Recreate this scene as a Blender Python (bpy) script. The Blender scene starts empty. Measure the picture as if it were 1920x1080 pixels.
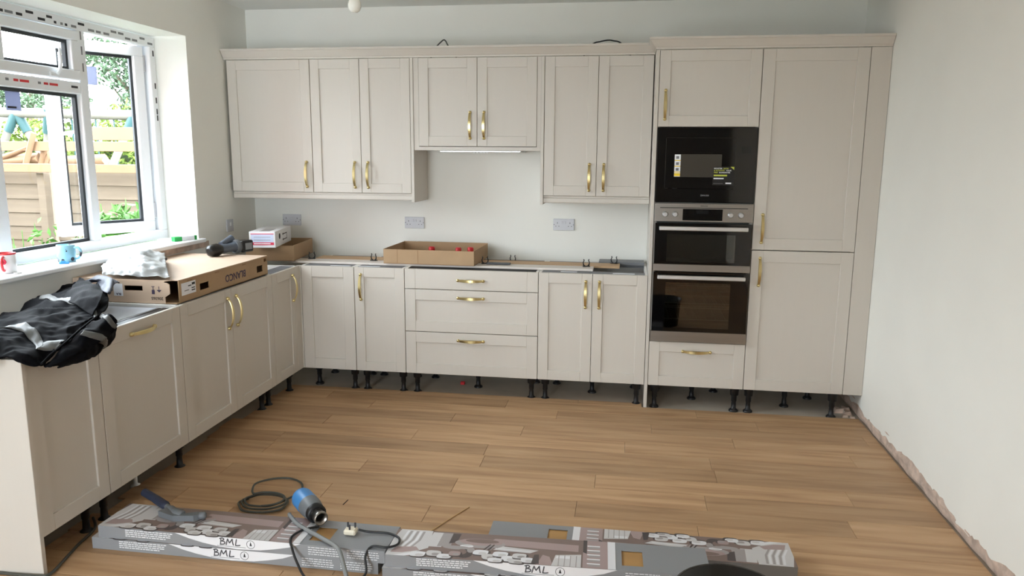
import bpy, bmesh, math, random
from mathutils import Vector, Matrix, noise
random.seed(7)
sc = bpy.context.scene
COL = sc.collection
PI = math.pi

# ------------------------------------------------------------------ camera
CAM = Vector((2.1714, -4.8546, 1.6317)); YAW, PIT, ROL, FPX = -0.150402, -0.175419, 0.0064045, 1430.396
fw = Vector((math.sin(YAW)*math.cos(PIT), math.cos(YAW)*math.cos(PIT), math.sin(PIT)))
r0 = Vector((math.cos(YAW), -math.sin(YAW), 0)); u0 = r0.cross(fw)
rr = r0*math.cos(ROL) + u0*math.sin(ROL); uu = -r0*math.sin(ROL) + u0*math.cos(ROL)
cd = bpy.data.cameras.new('camera'); cam = bpy.data.objects.new('camera', cd); COL.objects.link(cam)
cd.sensor_width = 36; cd.lens = FPX/1920*36; cd.clip_start = 0.05; cd.clip_end = 200
M = Matrix.Identity(4)
for i in range(3):
    M[i][0] = rr[i]; M[i][1] = uu[i]; M[i][2] = -fw[i]; M[i][3] = CAM[i]
cam.matrix_world = M
sc.camera = cam

# ------------------------------------------------------------------ light
w = bpy.data.worlds.new('overcast_sky'); sc.world = w; w.use_nodes = True
bg = w.node_tree.nodes['Background']; bg.inputs[0].default_value = (0.85, 0.93, 1.0, 1); bg.inputs[1].default_value = 18.0
def area(name, loc, rot, sx, sy, power, col=(1, 1, 1)):
    l = bpy.data.lights.new(name, 'AREA'); l.shape = 'RECTANGLE'; l.size = sx; l.size_y = sy; l.energy = power; l.color = col
    o = bpy.data.objects.new(name, l); COL.objects.link(o); o.location = loc; o.rotation_euler = rot
    return o
# daylight enters by the window and by unseen doors added in the rear wall behind the camera: sky portals in both openings
for nm, loc, rot, sx, sy in (('window_portal', (-0.935, -1.2025, 1.69), (0, -PI/2, 0), 1.31, 2.0), ('added_rear_portal', (0.165, -7.16, 1.09), (PI/2, 0, 0), 1.37, 2.18)):
    area(nm, loc, rot, sx, sy, 1.0).data.cycles.is_portal = True
sc.view_settings.view_transform = 'Standard'; sc.view_settings.look = 'None'
sc.view_settings.exposure = 0.28; sc.view_settings.gamma = 1.0; sc.view_settings.use_curve_mapping = False
sc.cycles.max_bounces = 10; sc.cycles.diffuse_bounces = 6; sc.cycles.transparent_max_bounces = 16
sc.cycles.use_denoising = True

# ------------------------------------------------------------------ materials
def s2l(c):
    return tuple(((v/255)/12.92 if v/255 <= .04045 else ((v/255+.055)/1.055)**2.4) for v in c)
MATS = {}
def mat(name, rgb, rough=.5, metal=0., spec=.5, var=0., scale=20., stretch=(1, 1, 1), bump=0., lin=False, coat=0.):
    m = bpy.data.materials.new(name); m.use_nodes = True; nt = m.node_tree; b = nt.nodes['Principled BSDF']
    c = rgb if lin else s2l(rgb)
    b.inputs['Base Color'].default_value = (*c, 1); b.inputs['Roughness'].default_value = rough
    b.inputs['Metallic'].default_value = metal; b.inputs['Specular IOR Level'].default_value = spec
    if coat: b.inputs['Coat Weight'].default_value = coat
    if var or bump:
        tc = nt.nodes.new('ShaderNodeTexCoord'); mp = nt.nodes.new('ShaderNodeMapping'); mp.inputs['Scale'].default_value = stretch
        nz = nt.nodes.new('ShaderNodeTexNoise'); nz.inputs['Scale'].default_value = scale; nz.inputs['Detail'].default_value = 5
        nt.links.new(tc.outputs['Object'], mp.inputs[0]); nt.links.new(mp.outputs[0], nz.inputs['Vector'])
        if var:
            rp = nt.nodes.new('ShaderNodeValToRGB')
            rp.color_ramp.elements[0].position = .3; rp.color_ramp.elements[1].position = .7
            rp.color_ramp.elements[0].color = (*[v*(1-var) for v in c], 1); rp.color_ramp.elements[1].color = (*[min(1, v*(1+var)) for v in c], 1)
            nt.links.new(nz.outputs['Fac'], rp.inputs[0]); nt.links.new(rp.outputs[0], b.inputs['Base Color'])
        if bump:
            bp = nt.nodes.new('ShaderNodeBump'); bp.inputs['Strength'].default_value = bump; bp.inputs['Distance'].default_value = .01
            nt.links.new(nz.outputs['Fac'], bp.inputs['Height']); nt.links.new(bp.outputs[0], b.inputs['Normal'])
    MATS[name] = m
    return m
def glass(name, tint=(.97, .98, .98), gloss=.035, rough=.0):
    m = bpy.data.materials.new(name); m.use_nodes = True; nt = m.node_tree; nt.nodes.clear()
    o = nt.nodes.new('ShaderNodeOutputMaterial'); t = nt.nodes.new('ShaderNodeBsdfTransparent'); g = nt.nodes.new('ShaderNodeBsdfGlossy')
    x = nt.nodes.new('ShaderNodeMixShader'); lw = nt.nodes.new('ShaderNodeLayerWeight'); lw.inputs[0].default_value = .5
    pw = nt.nodes.new('ShaderNodeMath'); pw.operation = 'POWER'; pw.inputs[1].default_value = 4.
    f = nt.nodes.new('ShaderNodeMath'); f.operation = 'MULTIPLY_ADD'; f.inputs[1].default_value = .7; f.inputs[2].default_value = gloss
    nt.links.new(lw.outputs['Facing'], pw.inputs[0]); nt.links.new(pw.outputs[0], f.inputs[0])
    t.inputs[0].default_value = (*tint, 1); g.inputs['Roughness'].default_value = rough
    nt.links.new(f.outputs[0], x.inputs[0]); nt.links.new(t.outputs[0], x.inputs[1]); nt.links.new(g.outputs[0], x.inputs[2])
    nt.links.new(x.outputs[0], o.inputs[0]); MATS[name] = m
    return m
mat('wall', (236, 236, 230), .9, var=.015, scale=3)
mat('ceiling', (236, 237, 234), .9)
mat('wall_rear', (140, 137, 131), .9)
mat('reveal', (240, 243, 246), .8)
mat('cab', (205, 199, 190), .45, var=.006, scale=60, stretch=(1, 1, .06))
mat('carcass', (238, 236, 232), .5)
mat('rail', (120, 122, 126), .5)
mat('dark', (14, 14, 15), .7)
mat('gap', (30, 27, 24), .9)
mat('legblack', (20, 20, 22), .45)
mat('brass', (216, 199, 146), .28, metal=1.)
mat('steel', (158, 153, 147), .32, metal=1., var=.05, scale=40, stretch=(.05, 1, 1))
mat('alu', (215, 214, 212), .35, metal=.85)
mat('blackglass', (5, 5, 6), .05, spec=.6)
mat('black', (8, 8, 9), .35)
mat('enamel', (78, 82, 78), .4)
mat('wire', (190, 190, 188), .3, metal=1.)
mat('chromeknob', (205, 205, 205), .3, metal=.7)
mat('display', (26, 27, 28), .1)
mat('window_grey', (70, 66, 60), .15)
mat('white', (240, 241, 242), .45)
mat('upvc', (236, 240, 244), .3)
mat('gasket', (40, 44, 48), .6)
mat('socketgrey', (196, 197, 202), .35)
mat('socketdark', (50, 50, 55), .5)
mat('screed', (178, 170, 158), .9, var=.12, scale=4, bump=.1)
mat('plaster', (198, 178, 164), .95, var=.3, scale=14, bump=.6)
mat('card', (172, 143, 110), .75, var=.05, scale=8)
mat('carddark', (150, 116, 84), .8)
mat('cardlid', (196, 172, 150), .7, var=.04, scale=4)
mat('ink', (62, 52, 78), .7)
mat('inkdark', (40, 40, 44), .7)
mat('paper', (236, 238, 244), .6)
mat('red', (206, 40, 48), .4)
mat('redlabel', (214, 52, 84), .6)
mat('palelabel', (206, 216, 240), .6)
mat('jacket', (13, 13, 17), .75, spec=.07, var=.25, scale=9, bump=.35)
mat('jacketlining', (52, 56, 70), .6, bump=.2, scale=14)
mat('reflective', (84, 84, 82), .5, var=.06, scale=30)
mat('poly', (160, 162, 162), .3, bump=.2, scale=12)
mat('foil', (198, 204, 214), .3, var=.15, scale=9, bump=.4)
mat('mugwhite', (242, 242, 244), .2)
mat('mugblue', (150, 205, 226), .25)
mat('navy', (40, 46, 66), .5)
mat('pink', (226, 130, 150), .4)
mat('skyblue', (50, 150, 225), .4)
mat('green', (36, 160, 74), .5)
mat('toolblue', (62, 128, 188), .35)
mat('toolslate', (84, 92, 104), .45)
mat('toolgrey', (104, 108, 112), .45)
mat('cable', (74, 76, 70), .5)
mat('cableblack', (26, 27, 29), .45)
mat('greyhose', (128, 130, 130), .5)
mat('plugcream', (236, 228, 208), .4)
mat('boxgrey', (140, 142, 145), .45)
mat('boxwhite', (232, 233, 236), .45)
mat('boxdark', (112, 113, 117), .5)
mat('pr_brown', (130, 112, 106), .4)
mat('pr_dark', (84, 76, 76), .4)
mat('pr_mid', (162, 156, 156), .4)
mat('pr_light', (205, 203, 204), .4)
mat('pr_white', (226, 226, 230), .4)
mat('pr_rose', (168, 148, 146), .4)
mat('oakinside', (176, 136, 84), .5, var=.1, scale=6, stretch=(.2, 2, 1))
mat('oakboard', (198, 164, 126), .6, var=.07, scale=9, stretch=(.3, 3, 1))
mat('whiteboard', (220, 212, 204), .5)
mat('bulb', (238, 238, 230), .25)
mat('brasscap', (196, 180, 150), .4, metal=.6)
mat('yellow', (240, 208, 40), .5)
mat('lime', (196, 204, 78), .5)
mat('black_bag', (10, 12, 13), .22)
mat('straw', (196, 160, 110), .7)
mat('fencewood', (104, 90, 75), .85, var=.12, scale=5, stretch=(.4, 1, 4))
mat('newwood', (124, 96, 70), .8, var=.08, scale=5)
mat('oldwood', (104, 100, 92), .85, var=.1, scale=5)
mat('teal', (18, 62, 64), .6)
mat('leaf_hedge', (84, 104, 24), .7, var=.35, scale=3)
mat('leaf_bush', (70, 116, 44), .6, var=.25, scale=6)
mat('leaf_tree', (62, 84, 58), .7, var=.35, scale=2)
mat('housebrick', (120, 72, 54), .9, var=.2, scale=12)
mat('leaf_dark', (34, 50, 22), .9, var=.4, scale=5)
mat('bark', (96, 84, 70), .9)
mat('grass', (74, 84, 50), .9, var=.2, scale=3)
glass('glass'); glass('ovenglass', (.42, .45, .44), .13); glass('microglass', (.5, .47, .43))
def translucent(name, rgb):
    m = bpy.data.materials.new(name); m.use_nodes = True; nt = m.node_tree; nt.nodes.clear(); c = (*s2l(rgb), 1)
    o = nt.nodes.new('ShaderNodeOutputMaterial'); a = nt.nodes.new('ShaderNodeBsdfDiffuse'); b = nt.nodes.new('ShaderNodeBsdfTranslucent'); x = nt.nodes.new('ShaderNodeMixShader')
    a.inputs[0].default_value = c; b.inputs[0].default_value = c; x.inputs[0].default_value = .5
    nt.links.new(a.outputs[0], x.inputs[1]); nt.links.new(b.outputs[0], x.inputs[2]); nt.links.new(x.outputs[0], o.inputs[0]); MATS[name] = m
translucent('energylabel', (156, 160, 178))
# oak planks: each plank its own tone, grain along its length
def plank_mat():
    m = bpy.data.materials.new('oak_plank'); m.use_nodes = True; nt = m.node_tree; b = nt.nodes['Principled BSDF']; N = nt.nodes.new; L = nt.links.new
    tc = N('ShaderNodeTexCoord'); oi = N('ShaderNodeObjectInfo'); add = N('ShaderNodeVectorMath'); add.operation = 'ADD'
    cb = N('ShaderNodeCombineXYZ'); ml = N('ShaderNodeMath'); ml.operation = 'MULTIPLY'; ml.inputs[1].default_value = 37.
    L(oi.outputs['Random'], ml.inputs[0]); L(ml.outputs[0], cb.inputs[0]); L(ml.outputs[0], cb.inputs[1])
    L(tc.outputs['Object'], add.inputs[0]); L(cb.outputs[0], add.inputs[1])
    mp = N('ShaderNodeMapping'); mp.inputs['Scale'].default_value = (.8, 9., 1.); L(add.outputs[0], mp.inputs[0])
    n1 = N('ShaderNodeTexNoise'); n1.inputs['Scale'].default_value = 2.2; n1.inputs['Detail'].default_value = 5; n1.inputs['Distortion'].default_value = .5
    L(mp.outputs[0], n1.inputs['Vector'])
    rp = N('ShaderNodeValToRGB'); e = rp.color_ramp.elements
    e[0].position = .25; e[0].color = (*s2l((162, 126, 93)), 1); e[1].position = .72; e[1].color = (*s2l((203, 168, 131)), 1)
    k = e.new(.5); k.color = (*s2l((189, 153, 116)), 1)
    L(n1.outputs['Fac'], rp.inputs[0])
    hv = N('ShaderNodeHueSaturation'); mr = N('ShaderNodeMapRange'); mr.inputs['To Min'].default_value = .83; mr.inputs['To Max'].default_value = 1.10
    L(oi.outputs['Random'], mr.inputs[0]); L(mr.outputs[0], hv.inputs['Value']); L(rp.outputs[0], hv.inputs['Color']); L(hv.outputs[0], b.inputs['Base Color'])
    b.inputs['Roughness'].default_value = .5; b.inputs['Specular IOR Level'].default_value = .35
    MATS['plank'] = m
plank_mat()
# mug with dark patches
def spots():
    m = MATS['mugblue']; nt = m.node_tree; b = nt.nodes['Principled BSDF']
    tc = nt.nodes.new('ShaderNodeTexCoord'); v = nt.nodes.new('ShaderNodeTexVoronoi'); v.inputs['Scale'].default_value = 30
    rp = nt.nodes.new('ShaderNodeValToRGB'); rp.color_ramp.interpolation = 'CONSTANT'
    e = rp.color_ramp.elements; e[0].position = 0; e[0].color = (*s2l((42, 44, 58)), 1); e[1].position = .36; e[1].color = (*s2l((150, 205, 226)), 1)
    nt.links.new(tc.outputs['Object'], v.inputs['Vector']); nt.links.new(v.outputs['Distance'], rp.inputs[0]); nt.links.new(rp.outputs[0], b.inputs['Base Color'])
spots()

# ------------------------------------------------------------------ builders
ORG = {}
def org(p): return ORG.get(p.name, Vector((0, 0, 0))) if p else Vector((0, 0, 0))
def thing(name, label, cat, loc=(0, 0, 0), rz=0., group=None):
    o = bpy.data.objects.new(name, None); COL.objects.link(o); o.location = loc; o.rotation_euler = (0, 0, rz); o.empty_display_size = .05
    o['label'] = label; o['category'] = cat
    if group: o['group'] = group
    ORG[o.name] = Vector((0, 0, 0)) if rz else Vector(loc)
    return o
def tag(o, label, cat, group=None):
    o['label'] = label; o['category'] = cat
    if group: o['group'] = group
    return o
def struct(o): o['kind'] = 'structure'; return o
class MB:
    """collects shapes into one mesh; coordinates are world coordinates (or local ones under a turned thing)"""
    def __init__(s): s.v = []; s.f = []; s.m = []; s.mi = 0; s.smooth = []
    def add(s, vs, fs, smooth=False):
        k = len(s.v); s.v += [tuple(p) for p in vs]
        for f in fs: s.f.append(tuple(i+k for i in f)); s.m.append(s.mi); s.smooth.append(smooth)
        return s
    def box(s, lo, hi, ch=0.):
        (x0, y0, z0), (x1, y1, z1) = [min(a, b) for a, b in zip(lo, hi)], [max(a, b) for a, b in zip(lo, hi)]
        if ch <= 0 or min(x1-x0, y1-y0, z1-z0) < 2.5*ch:
            return s.add([(x0, y0, z0), (x1, y0, z0), (x1, y1, z0), (x0, y1, z0), (x0, y0, z1), (x1, y0, z1), (x1, y1, z1), (x0, y1, z1)],
                         [(0, 3, 2, 1), (4, 5, 6, 7), (0, 1, 5, 4), (1, 2, 6, 5), (2, 3, 7, 6), (3, 0, 4, 7)])
        bm = bmesh.new(); bmesh.ops.create_cube(bm, size=1)
        for v in bm.verts: v.co = Vector(((x0+x1)/2+v.co.x*(x1-x0), (y0+y1)/2+v.co.y*(y1-y0), (z0+z1)/2+v.co.z*(z1-z0)))
        bmesh.ops.bevel(bm, geom=bm.edges[:], offset=ch, segments=1, affect='EDGES'); bm.verts.index_update()
        s.add([v.co[:] for v in bm.verts], [[v.index for v in f.verts] for f in bm.faces]); bm.free()
        return s
    def tube(s, pts, r, n=8, cap=True):
        pts = [Vector(p) for p in pts]; rs = r if isinstance(r, (list, tuple)) else [r]*len(pts); vs = []; fs = []; ref = None
        for i, p in enumerate(pts):
            d = (pts[min(i+1, len(pts)-1)]-pts[max(i-1, 0)]).normalized()
            if ref is None: ref = Vector((0, 0, 1)) if abs(d.z) < .9 else Vector((1, 0, 0))
            a = (ref-d*ref.dot(d)).normalized(); b = d.cross(a); ref = a
            for k in range(n):
                t = 2*PI*k/n; vs.append(p+(a*math.cos(t)+b*math.sin(t))*rs[i])
        for i in range(len(pts)-1):
            for k in range(n): fs.append((i*n+k, i*n+(k+1) % n, (i+1)*n+(k+1) % n, (i+1)*n+k))
        s.add(vs, fs, True)
        if cap:
            e = len(pts)-1
            s.add(vs[:n], [tuple(range(n))[::-1]]); s.add(vs[e*n:], [tuple(range(n))])
        return s
    def lathe(s, prof, c=(0, 0, 0), n=20, axis=None):
        """prof: (radius, height) pairs round +z at c, or round the given axis vector"""
        q = Vector((0, 0, 1)).rotation_difference(Vector(axis).normalized()) if axis else None
        vs = []; fs = []
        for rad, h in prof:
            for k in range(n):
                p = Vector((rad*math.cos(2*PI*k/n), rad*math.sin(2*PI*k/n), h))
                if q: p = q @ p
                vs.append(p+Vector(c))
        for i in range(len(prof)-1):
            for k in range(n): fs.append((i*n+k, i*n+(k+1) % n, (i+1)*n+(k+1) % n, (i+1)*n+k))
        s.add(vs, fs, True)
        if prof[0][0] > 1e-5: s.add(vs[:n], [tuple(range(n))[::-1]])
        if prof[-1][0] > 1e-5: s.add(vs[-n:], [tuple(range(n))])
        return s
    def prism(s, poly, fn, d0, d1):
        """poly of (a,b), fn(a,b,d)->xyz"""
        n = len(poly); vs = [fn(a, b, d0) for a, b in poly]+[fn(a, b, d1) for a, b in poly]
        return s.add(vs, [tuple(range(n))[::-1], tuple(range(n, 2*n))]+[(i, (i+1) % n, n+(i+1) % n, n+i) for i in range(n)])
    def sweep(s, prof, path, ups=(0, 0, 1)):
        """prof (out, up) swept along a flat polyline with mitred corners; out = right of travel"""
        path = [Vector(p) for p in path]; n = len(prof); vs = []
        for i, p in enumerate(path):
            a = (p-path[i-1]).normalized() if i else (path[1]-p).normalized(); b = (path[i+1]-p).normalized() if i < len(path)-1 else a
            na = Vector((a.y, -a.x, 0)); nb = Vector((b.y, -b.x, 0)); m = (na+nb); m = m/max(m.dot(na), .2)
            for o, h in prof: vs.append(p+m*o+Vector((0, 0, h)))
        fs = []
        for i in range(len(path)-1):
            for k in range(n): fs.append((i*n+k, i*n+(k+1) % n, (i+1)*n+(k+1) % n, (i+1)*n+k))
        fs += [tuple(range(n)), tuple(range((len(path)-1)*n, len(path)*n))[::-1]]
        return s.add(vs, fs)
    def mesh(s, name, mats, off=Vector((0, 0, 0)), fix=True):
        me = bpy.data.meshes.new(name); me.from_pydata([(p[0]-off[0], p[1]-off[1], p[2]-off[2]) for p in s.v], [], s.f)
        for m in (mats if isinstance(mats, (list, tuple)) else [mats]): me.materials.append(MATS[m] if isinstance(m, str) else m)
        me.polygons.foreach_set('material_index', s.m); me.polygons.foreach_set('use_smooth', s.smooth)
        if fix:
            bm = bmesh.new(); bm.from_mesh(me); bmesh.ops.recalc_face_normals(bm, faces=bm.faces[:]); bm.to_mesh(me); bm.free()
        me.update()
        return me
    def build(s, name, mats, parent=None, at=None, fix=True):
        """at: world position of the new object's origin (default: middle of the bottom)"""
        po = org(parent)
        if at is None:
            xs, ys, zs = zip(*s.v); at = ((min(xs)+max(xs))/2, (min(ys)+max(ys))/2, min(zs))
        at = Vector(at); o = bpy.data.objects.new(name, s.mesh(name, mats, at, fix)); COL.objects.link(o)
        o.parent = parent; o.location = at-po; ORG[o.name] = at
        return o
def bx(name, lo, hi, m, parent=None, ch=0.): return MB().box(lo, hi, ch).build(name, m, parent)
def inst(name, me, at, parent=None, rot=None):
    o = bpy.data.objects.new(name, me); COL.objects.link(o); o.parent = parent; o.location = Vector(at)-org(parent)
    if rot: o.rotation_euler = rot
    ORG[o.name] = Vector(at)
    return o
def text_part(name, body, size, m, parent, origin, right, up, ext=.0004, align='CENTER', bold=False, shear=0.):
    cu = bpy.data.curves.new(name, 'FONT'); cu.body = body; cu.size = size; cu.extrude = ext; cu.align_x = align; cu.align_y = 'CENTER'; cu.resolution_u = 2; cu.shear = shear
    if bold: cu.offset = size*.012
    t = bpy.data.objects.new(name, cu); COL.objects.link(t); dg = bpy.context.evaluated_depsgraph_get()
    me = bpy.data.meshes.new_from_object(t.evaluated_get(dg)); bpy.data.objects.remove(t); bpy.data.curves.remove(cu)
    R = Vector(right).normalized(); U = Vector(up).normalized(); Nn = R.cross(U)
    A = Matrix(((R.x, U.x, Nn.x, 0), (R.y, U.y, Nn.y, 0), (R.z, U.z, Nn.z, 0), (0, 0, 0, 1)))
    me.transform(A); me.materials.clear(); me.materials.append(MATS[m])
    return inst(name, me, origin, parent)
def copy_thing(root, loc, rz=None, label=None):
    r = root.copy(); COL.objects.link(r); r.location = loc
    if rz is not None: r.rotation_euler = (0, 0, rz)
    if label: r['label'] = label
    for ch in list(root.children):
        c = ch.copy(); COL.objects.link(c); c.parent = r
        for g in list(ch.children):
            d = g.copy(); COL.objects.link(d); d.parent = c
    return r

# ------------------------------------------------------------------ room shell
XL, XR, YB, YR, ZC = -0.628, 3.652, 0.590, -7.0, 2.64
XO = -0.93                                   # outer face of left wall
WY0, WY1, WZ0, WZ1 = -2.20, -0.205, 1.035, 2.345   # window opening
DX0, DX1, PZ1 = -.52, .85, 2.18              # unseen doors added behind the camera, placed and sized for the light
fl = struct(bx('floor', (-1.0, YR-.2, -.2), (XR+.1, YB+.2, -.010), 'screed'))
# planks, laid in rows along x
PW, PL = .160, 1.22
starts = {0: .2, 1: .548, 2: 1.13, 3: .37, 4: .975, 5: 1.43, 6: .22, 7: .83, 8: .14, 9: .755, 10: 1.30, 11: .4, 12: .95}
rng = random.Random(3)
pm = MB().box((0, 0, -.010), (PL-.0012, PW-.0012, 0), .0012).mesh('plank', 'plank')
PLCACHE = {}
for k in range(-1, 44):
    y1 = -.005-PW*k; y0 = y1-PW
    if k == -1: y0, y1 = -.005, .075
    xl = -.125-.09*rng.random() if y0 > -2.40 else XL
    xr = 3.642
    if k == -1: xr = 2.30
    s0 = starts.get(k, rng.uniform(0, PL)); x = s0-PL*math.ceil((s0-xl)/PL)
    while x < xr:
        a, b = max(x, xl), min(x+PL, xr)
        if b-a > .02:
            if k >= 0 and abs(b-a-PL) < 1e-6: me = pm
            else: me = MB().box((0, 0, -.010), (b-a-.0012, y1-y0-.0012, 0), .0012).mesh('plank', 'plank')
            inst('plank', me, (a, y0, 0), fl)
        x += PL
def holed_wall(name, plane, a0, a1, z0, z1, holes, d0, d1, m):
    """wall slab with rectangular holes; plane 'x': spans y, thickness along x from d0 to d1"""
    b = MB(); cuts = sorted({a0, a1, *[h[0] for h in holes], *[h[1] for h in holes]})
    for p, q in zip(cuts, cuts[1:]):
        hs = sorted([h for h in holes if h[0] <= p and h[1] >= q], key=lambda h: h[2]); z = z0
        for h in hs:
            if h[2] > z: b.box((d0, p, z), (d1, q, h[2]))
            z = h[3]
        if z < z1: b.box((d0, p, z), (d1, q, z1))
    return struct(b.build(name, m))
holed_wall('wall_left', 'x', YR, YB+.1, -.01, ZC, [(WY0, WY1, WZ0, WZ1)], XO, XL, 'wall')
struct(bx('wall_back', (XO, YB, -.01), (XR+.1, YB+.1, ZC), 'wall'))
struct(MB().box((XO, YR-.15, -.01), (DX0, YR, ZC)).box((DX1, YR-.15, -.01), (XR+.1, YR, ZC)).box((DX0, YR-.15, PZ1), (DX1, YR, ZC)).build('wall_rear', 'wall_rear'))
struct(bx('ceiling', (XO, YR-.15, ZC), (XR+.1, YB+.1, ZC+.1), 'ceiling'))
# right wall: new plaster that ends in a ragged edge above the floor, old rough wall behind it
rw = MB(); rn = random.Random(11); ys = []; y = YB
while y > YR: ys.append(y); y -= rn.uniform(.012, .05)
ys.append(YR)
edge = [max(.018, .055+.045*noise.noise((yy*1.7, 3, 0))+.020*noise.noise((yy*7, 0, 0))+rn.uniform(-.006, .010)) for yy in ys]
n = len(ys); V = []
for yy, e in zip(ys, edge): V += [(XR, yy, e), (XR, yy, ZC), (XR+.012, yy, e-.004)]
F = []
for i in range(n-1):
    a = 3*i; b = 3*(i+1); F += [(a, b, b+1, a+1), (a, a+2, b+2, b)]
rw.add(V, F); rw.box((XR+.03, YR, -.01), (XR+.1, YB, ZC))
struct(rw.build('wall_right', 'wall', fix=False))
tb = MB(); V = []; F = []; NZ = 6
for i, yy in enumerate(ys):
    for j in range(NZ):
        z = -.008+j*.024
        V.append((XR+.004+.008*noise.noise((yy*9, z*30, 1))+(.004 if j == 0 else 0)-(.010 if j in (1, 2) else 0)*max(0, noise.noise((yy*5, 8, 2))+.3), yy, z))
for i in range(n-1):
    for j in range(NZ-1):
        a = i*NZ+j; F.append((a, a+1, a+NZ+1, a+NZ))
tb.add(V, F)
struct(tb.build('trim_1', 'plaster', fix=False))['label'] = 'rough broken plaster strip along the foot of the right wall'
# rubble under the filler panel
for k, (x, y, s) in enumerate([(3.60, .10, .020), (3.575, .05, .014), (3.615, .03, .012), (3.56, .14, .026), (3.61, .18, .022)]):
    b = MB(); vs = []
    for a, c, d in [(-1, -1, 0), (1, -.8, 0), (.9, 1, 0), (-.8, .9, 0), (-.6, -.7, .8), (.7, -.5, 1), (.5, .7, .7), (-.7, .6, 1.1)]:
        vs.append((x+a*s*1.3, y+c*s, -.010+d*s*1.2))
    b.add(vs, [(0, 3, 2, 1), (4, 5, 6, 7), (0, 1, 5, 4), (1, 2, 6, 5), (2, 3, 7, 6), (3, 0, 4, 7)])
    tag(b.build('plaster_lump', 'plaster'), 'small lump of broken plaster on the concrete below the filler panel by the right wall', 'rubble', 'plaster rubble beside the right wall')

# ------------------------------------------------------------------ window
def frame_rect(b, x0, x1, y0, y1, z0, z1, wdt, ch=.004):
    b.box((x0, y0, z0), (x1, y1, z0+wdt), ch).box((x0, y0, z1-wdt), (x1, y1, z1), ch).box((x0, y0, z0+wdt), (x1, y0+wdt, z1-wdt), ch).box((x0, y1-wdt, z0+wdt), (x1, y1, z1-wdt), ch)
    return b
win = bpy.data.objects.new('window_1', None); COL.objects.link(win); win.location = (-.875, -1.2, 1.06); struct(win); ORG['window_1'] = Vector((-.875, -1.2, 1.06))
win['label'] = 'white plastic framed window with one casement open, protective film still on'
FX0, FX1 = -.915, -.845
frame_rect(MB(), FX0, FX1, WY0, WY1, 1.062, 2.335, .058).build('window_frame', 'upvc', win)
M1 = (-.915, -.850); M2 = (-1.585, -1.505)
bx('mullion', (FX0, M1[0], 1.12), (FX1, M1[1], 2.277), 'upvc', win, .004)
bx('mullion', (FX0, M2[0], 1.12), (FX1, M2[1], 2.277), 'upvc', win, .004)
bx('transom', (FX0, M2[1], 1.935), (FX1, M1[0], 2.000), 'upvc', win, .004)
def pane(parent, x, y0, y1, z0, z1):
    frame_rect(MB(), x-.012, x+.010, y0, y1, z0, z1, .016, 0).build('gasket', 'gasket', parent)
    return bx('glass_pane', (x-.012, y0+.004, z0+.004), (x-.008, y1-.004, z1-.004), 'glass', parent)
pane(win, -.885, M2[1]+.001, M1[0]-.001, 1.121, 1.934)
pane(win, -.885, WY0+.059, M2[0]-.001, 1.121, 2.276)
# fanlight sash above the fixed pane
fan = frame_rect(MB(), -.90, -.832, M2[1]+.008, M1[0]-.008, 2.008, 2.270, .052).build('fanlight_sash', 'upvc', win)
pane(fan, -.872, M2[1]+.06, M1[0]-.06, 2.06, 2.218)
hb = MB(); hb.box((-.832, -1.165, 2.012), (-.820, -1.105, 2.034), .003).tube([(-.822, -1.115, 2.026), (-.806, -1.112, 2.045), (-.800, -1.108, 2.09), (-.802, -1.106, 2.16)], [.010, .010, .008, .006], 8)
hb.build('sash_handle', 'upvc', fan)
# open casement, hinged beside the right hand reveal
th = math.radians(31); CW, CZ0, CZ1 = .565, 1.118, 2.275
cm = MB(); frame_rect(cm, -.034, .034, -CW, 0, CZ0, CZ1, .062)
me = cm.mesh('casement_sash', 'upvc'); cas = inst('casement_sash', me, (-.905, -.270, 0), win, (0, 0, -th))
ORG[cas.name] = Vector((0, 0, 0))
g1 = frame_rect(MB(), -.012, .010, -CW+.063, -.063, CZ0+.063, CZ1-.063, .016, 0).build('gasket', 'gasket', cas)
g2 = bx('glass_pane', (-.012, -CW+.067, CZ0+.067), (-.008, -.067, CZ1-.067), 'glass', cas)
MB().box((.036, -CW+.018, 1.66), (.046, -CW+.044, 1.78), .003).tube([(.046, -CW+.031, 1.72), (.075, -CW+.031, 1.722), (.080, -CW+.06, 1.728), (.078, -CW+.15, 1.745)], [.011, .011, .010, .008], 8).build('sash_handle', 'upvc', cas)
MB().box((-.0065, -.42, 2.02), (-.0055, -.27, 2.13)).build('energy_label', 'energylabel', cas)
for zz in (1.20, 2.12): MB().box((.010, -.006, zz), (.03, .012, zz+.10), .002).build('hinge', 'socketgrey', cas)
lab = bx('energy_label', (-.8925, -1.400, 1.825), (-.8915, -1.305, 1.925), 'energylabel', win)
bx('label_print', (-.8913, -1.392, 1.835), (-.8908, -1.335, 1.845), 'inkdark', lab)
# printed protective film
fp = MB(); rn = random.Random(5); y = -1.55
while y < -.27:
    wv = rn.choice((.018, .05, .04)); z = rn.choice((2.287, 2.308))
    fp.mi = rn.choice((0, 1, 1)); fp.box((FX1-.001, y, z), (FX1+.0006, y+wv, z+.013)); y += wv+rn.uniform(.008, .03)
for z in (2.22, 2.02, 1.93, 1.86, 1.82): fp.mi = 0; fp.box((FX1-.001, -.235, z), (FX1+.0006, -.222, z+.035))
for z in (2.23, 2.15, 2.06): fp.mi = 1; fp.box((FX1-.001, -.888, z), (FX1+.0006, -.878, z+.045))
for y, wv, mi in ((-1.44, .02, 1), (-1.39, .03, 2), (-1.35, .06, 2), (-1.23, .02, 1), (-1.19, .03, 2), (-1.15, .06, 2), (-.99, .05, 0)): fp.mi = mi; fp.box((FX1-.001, y, 1.965), (FX1+.0006, y+wv, 1.977))
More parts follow.
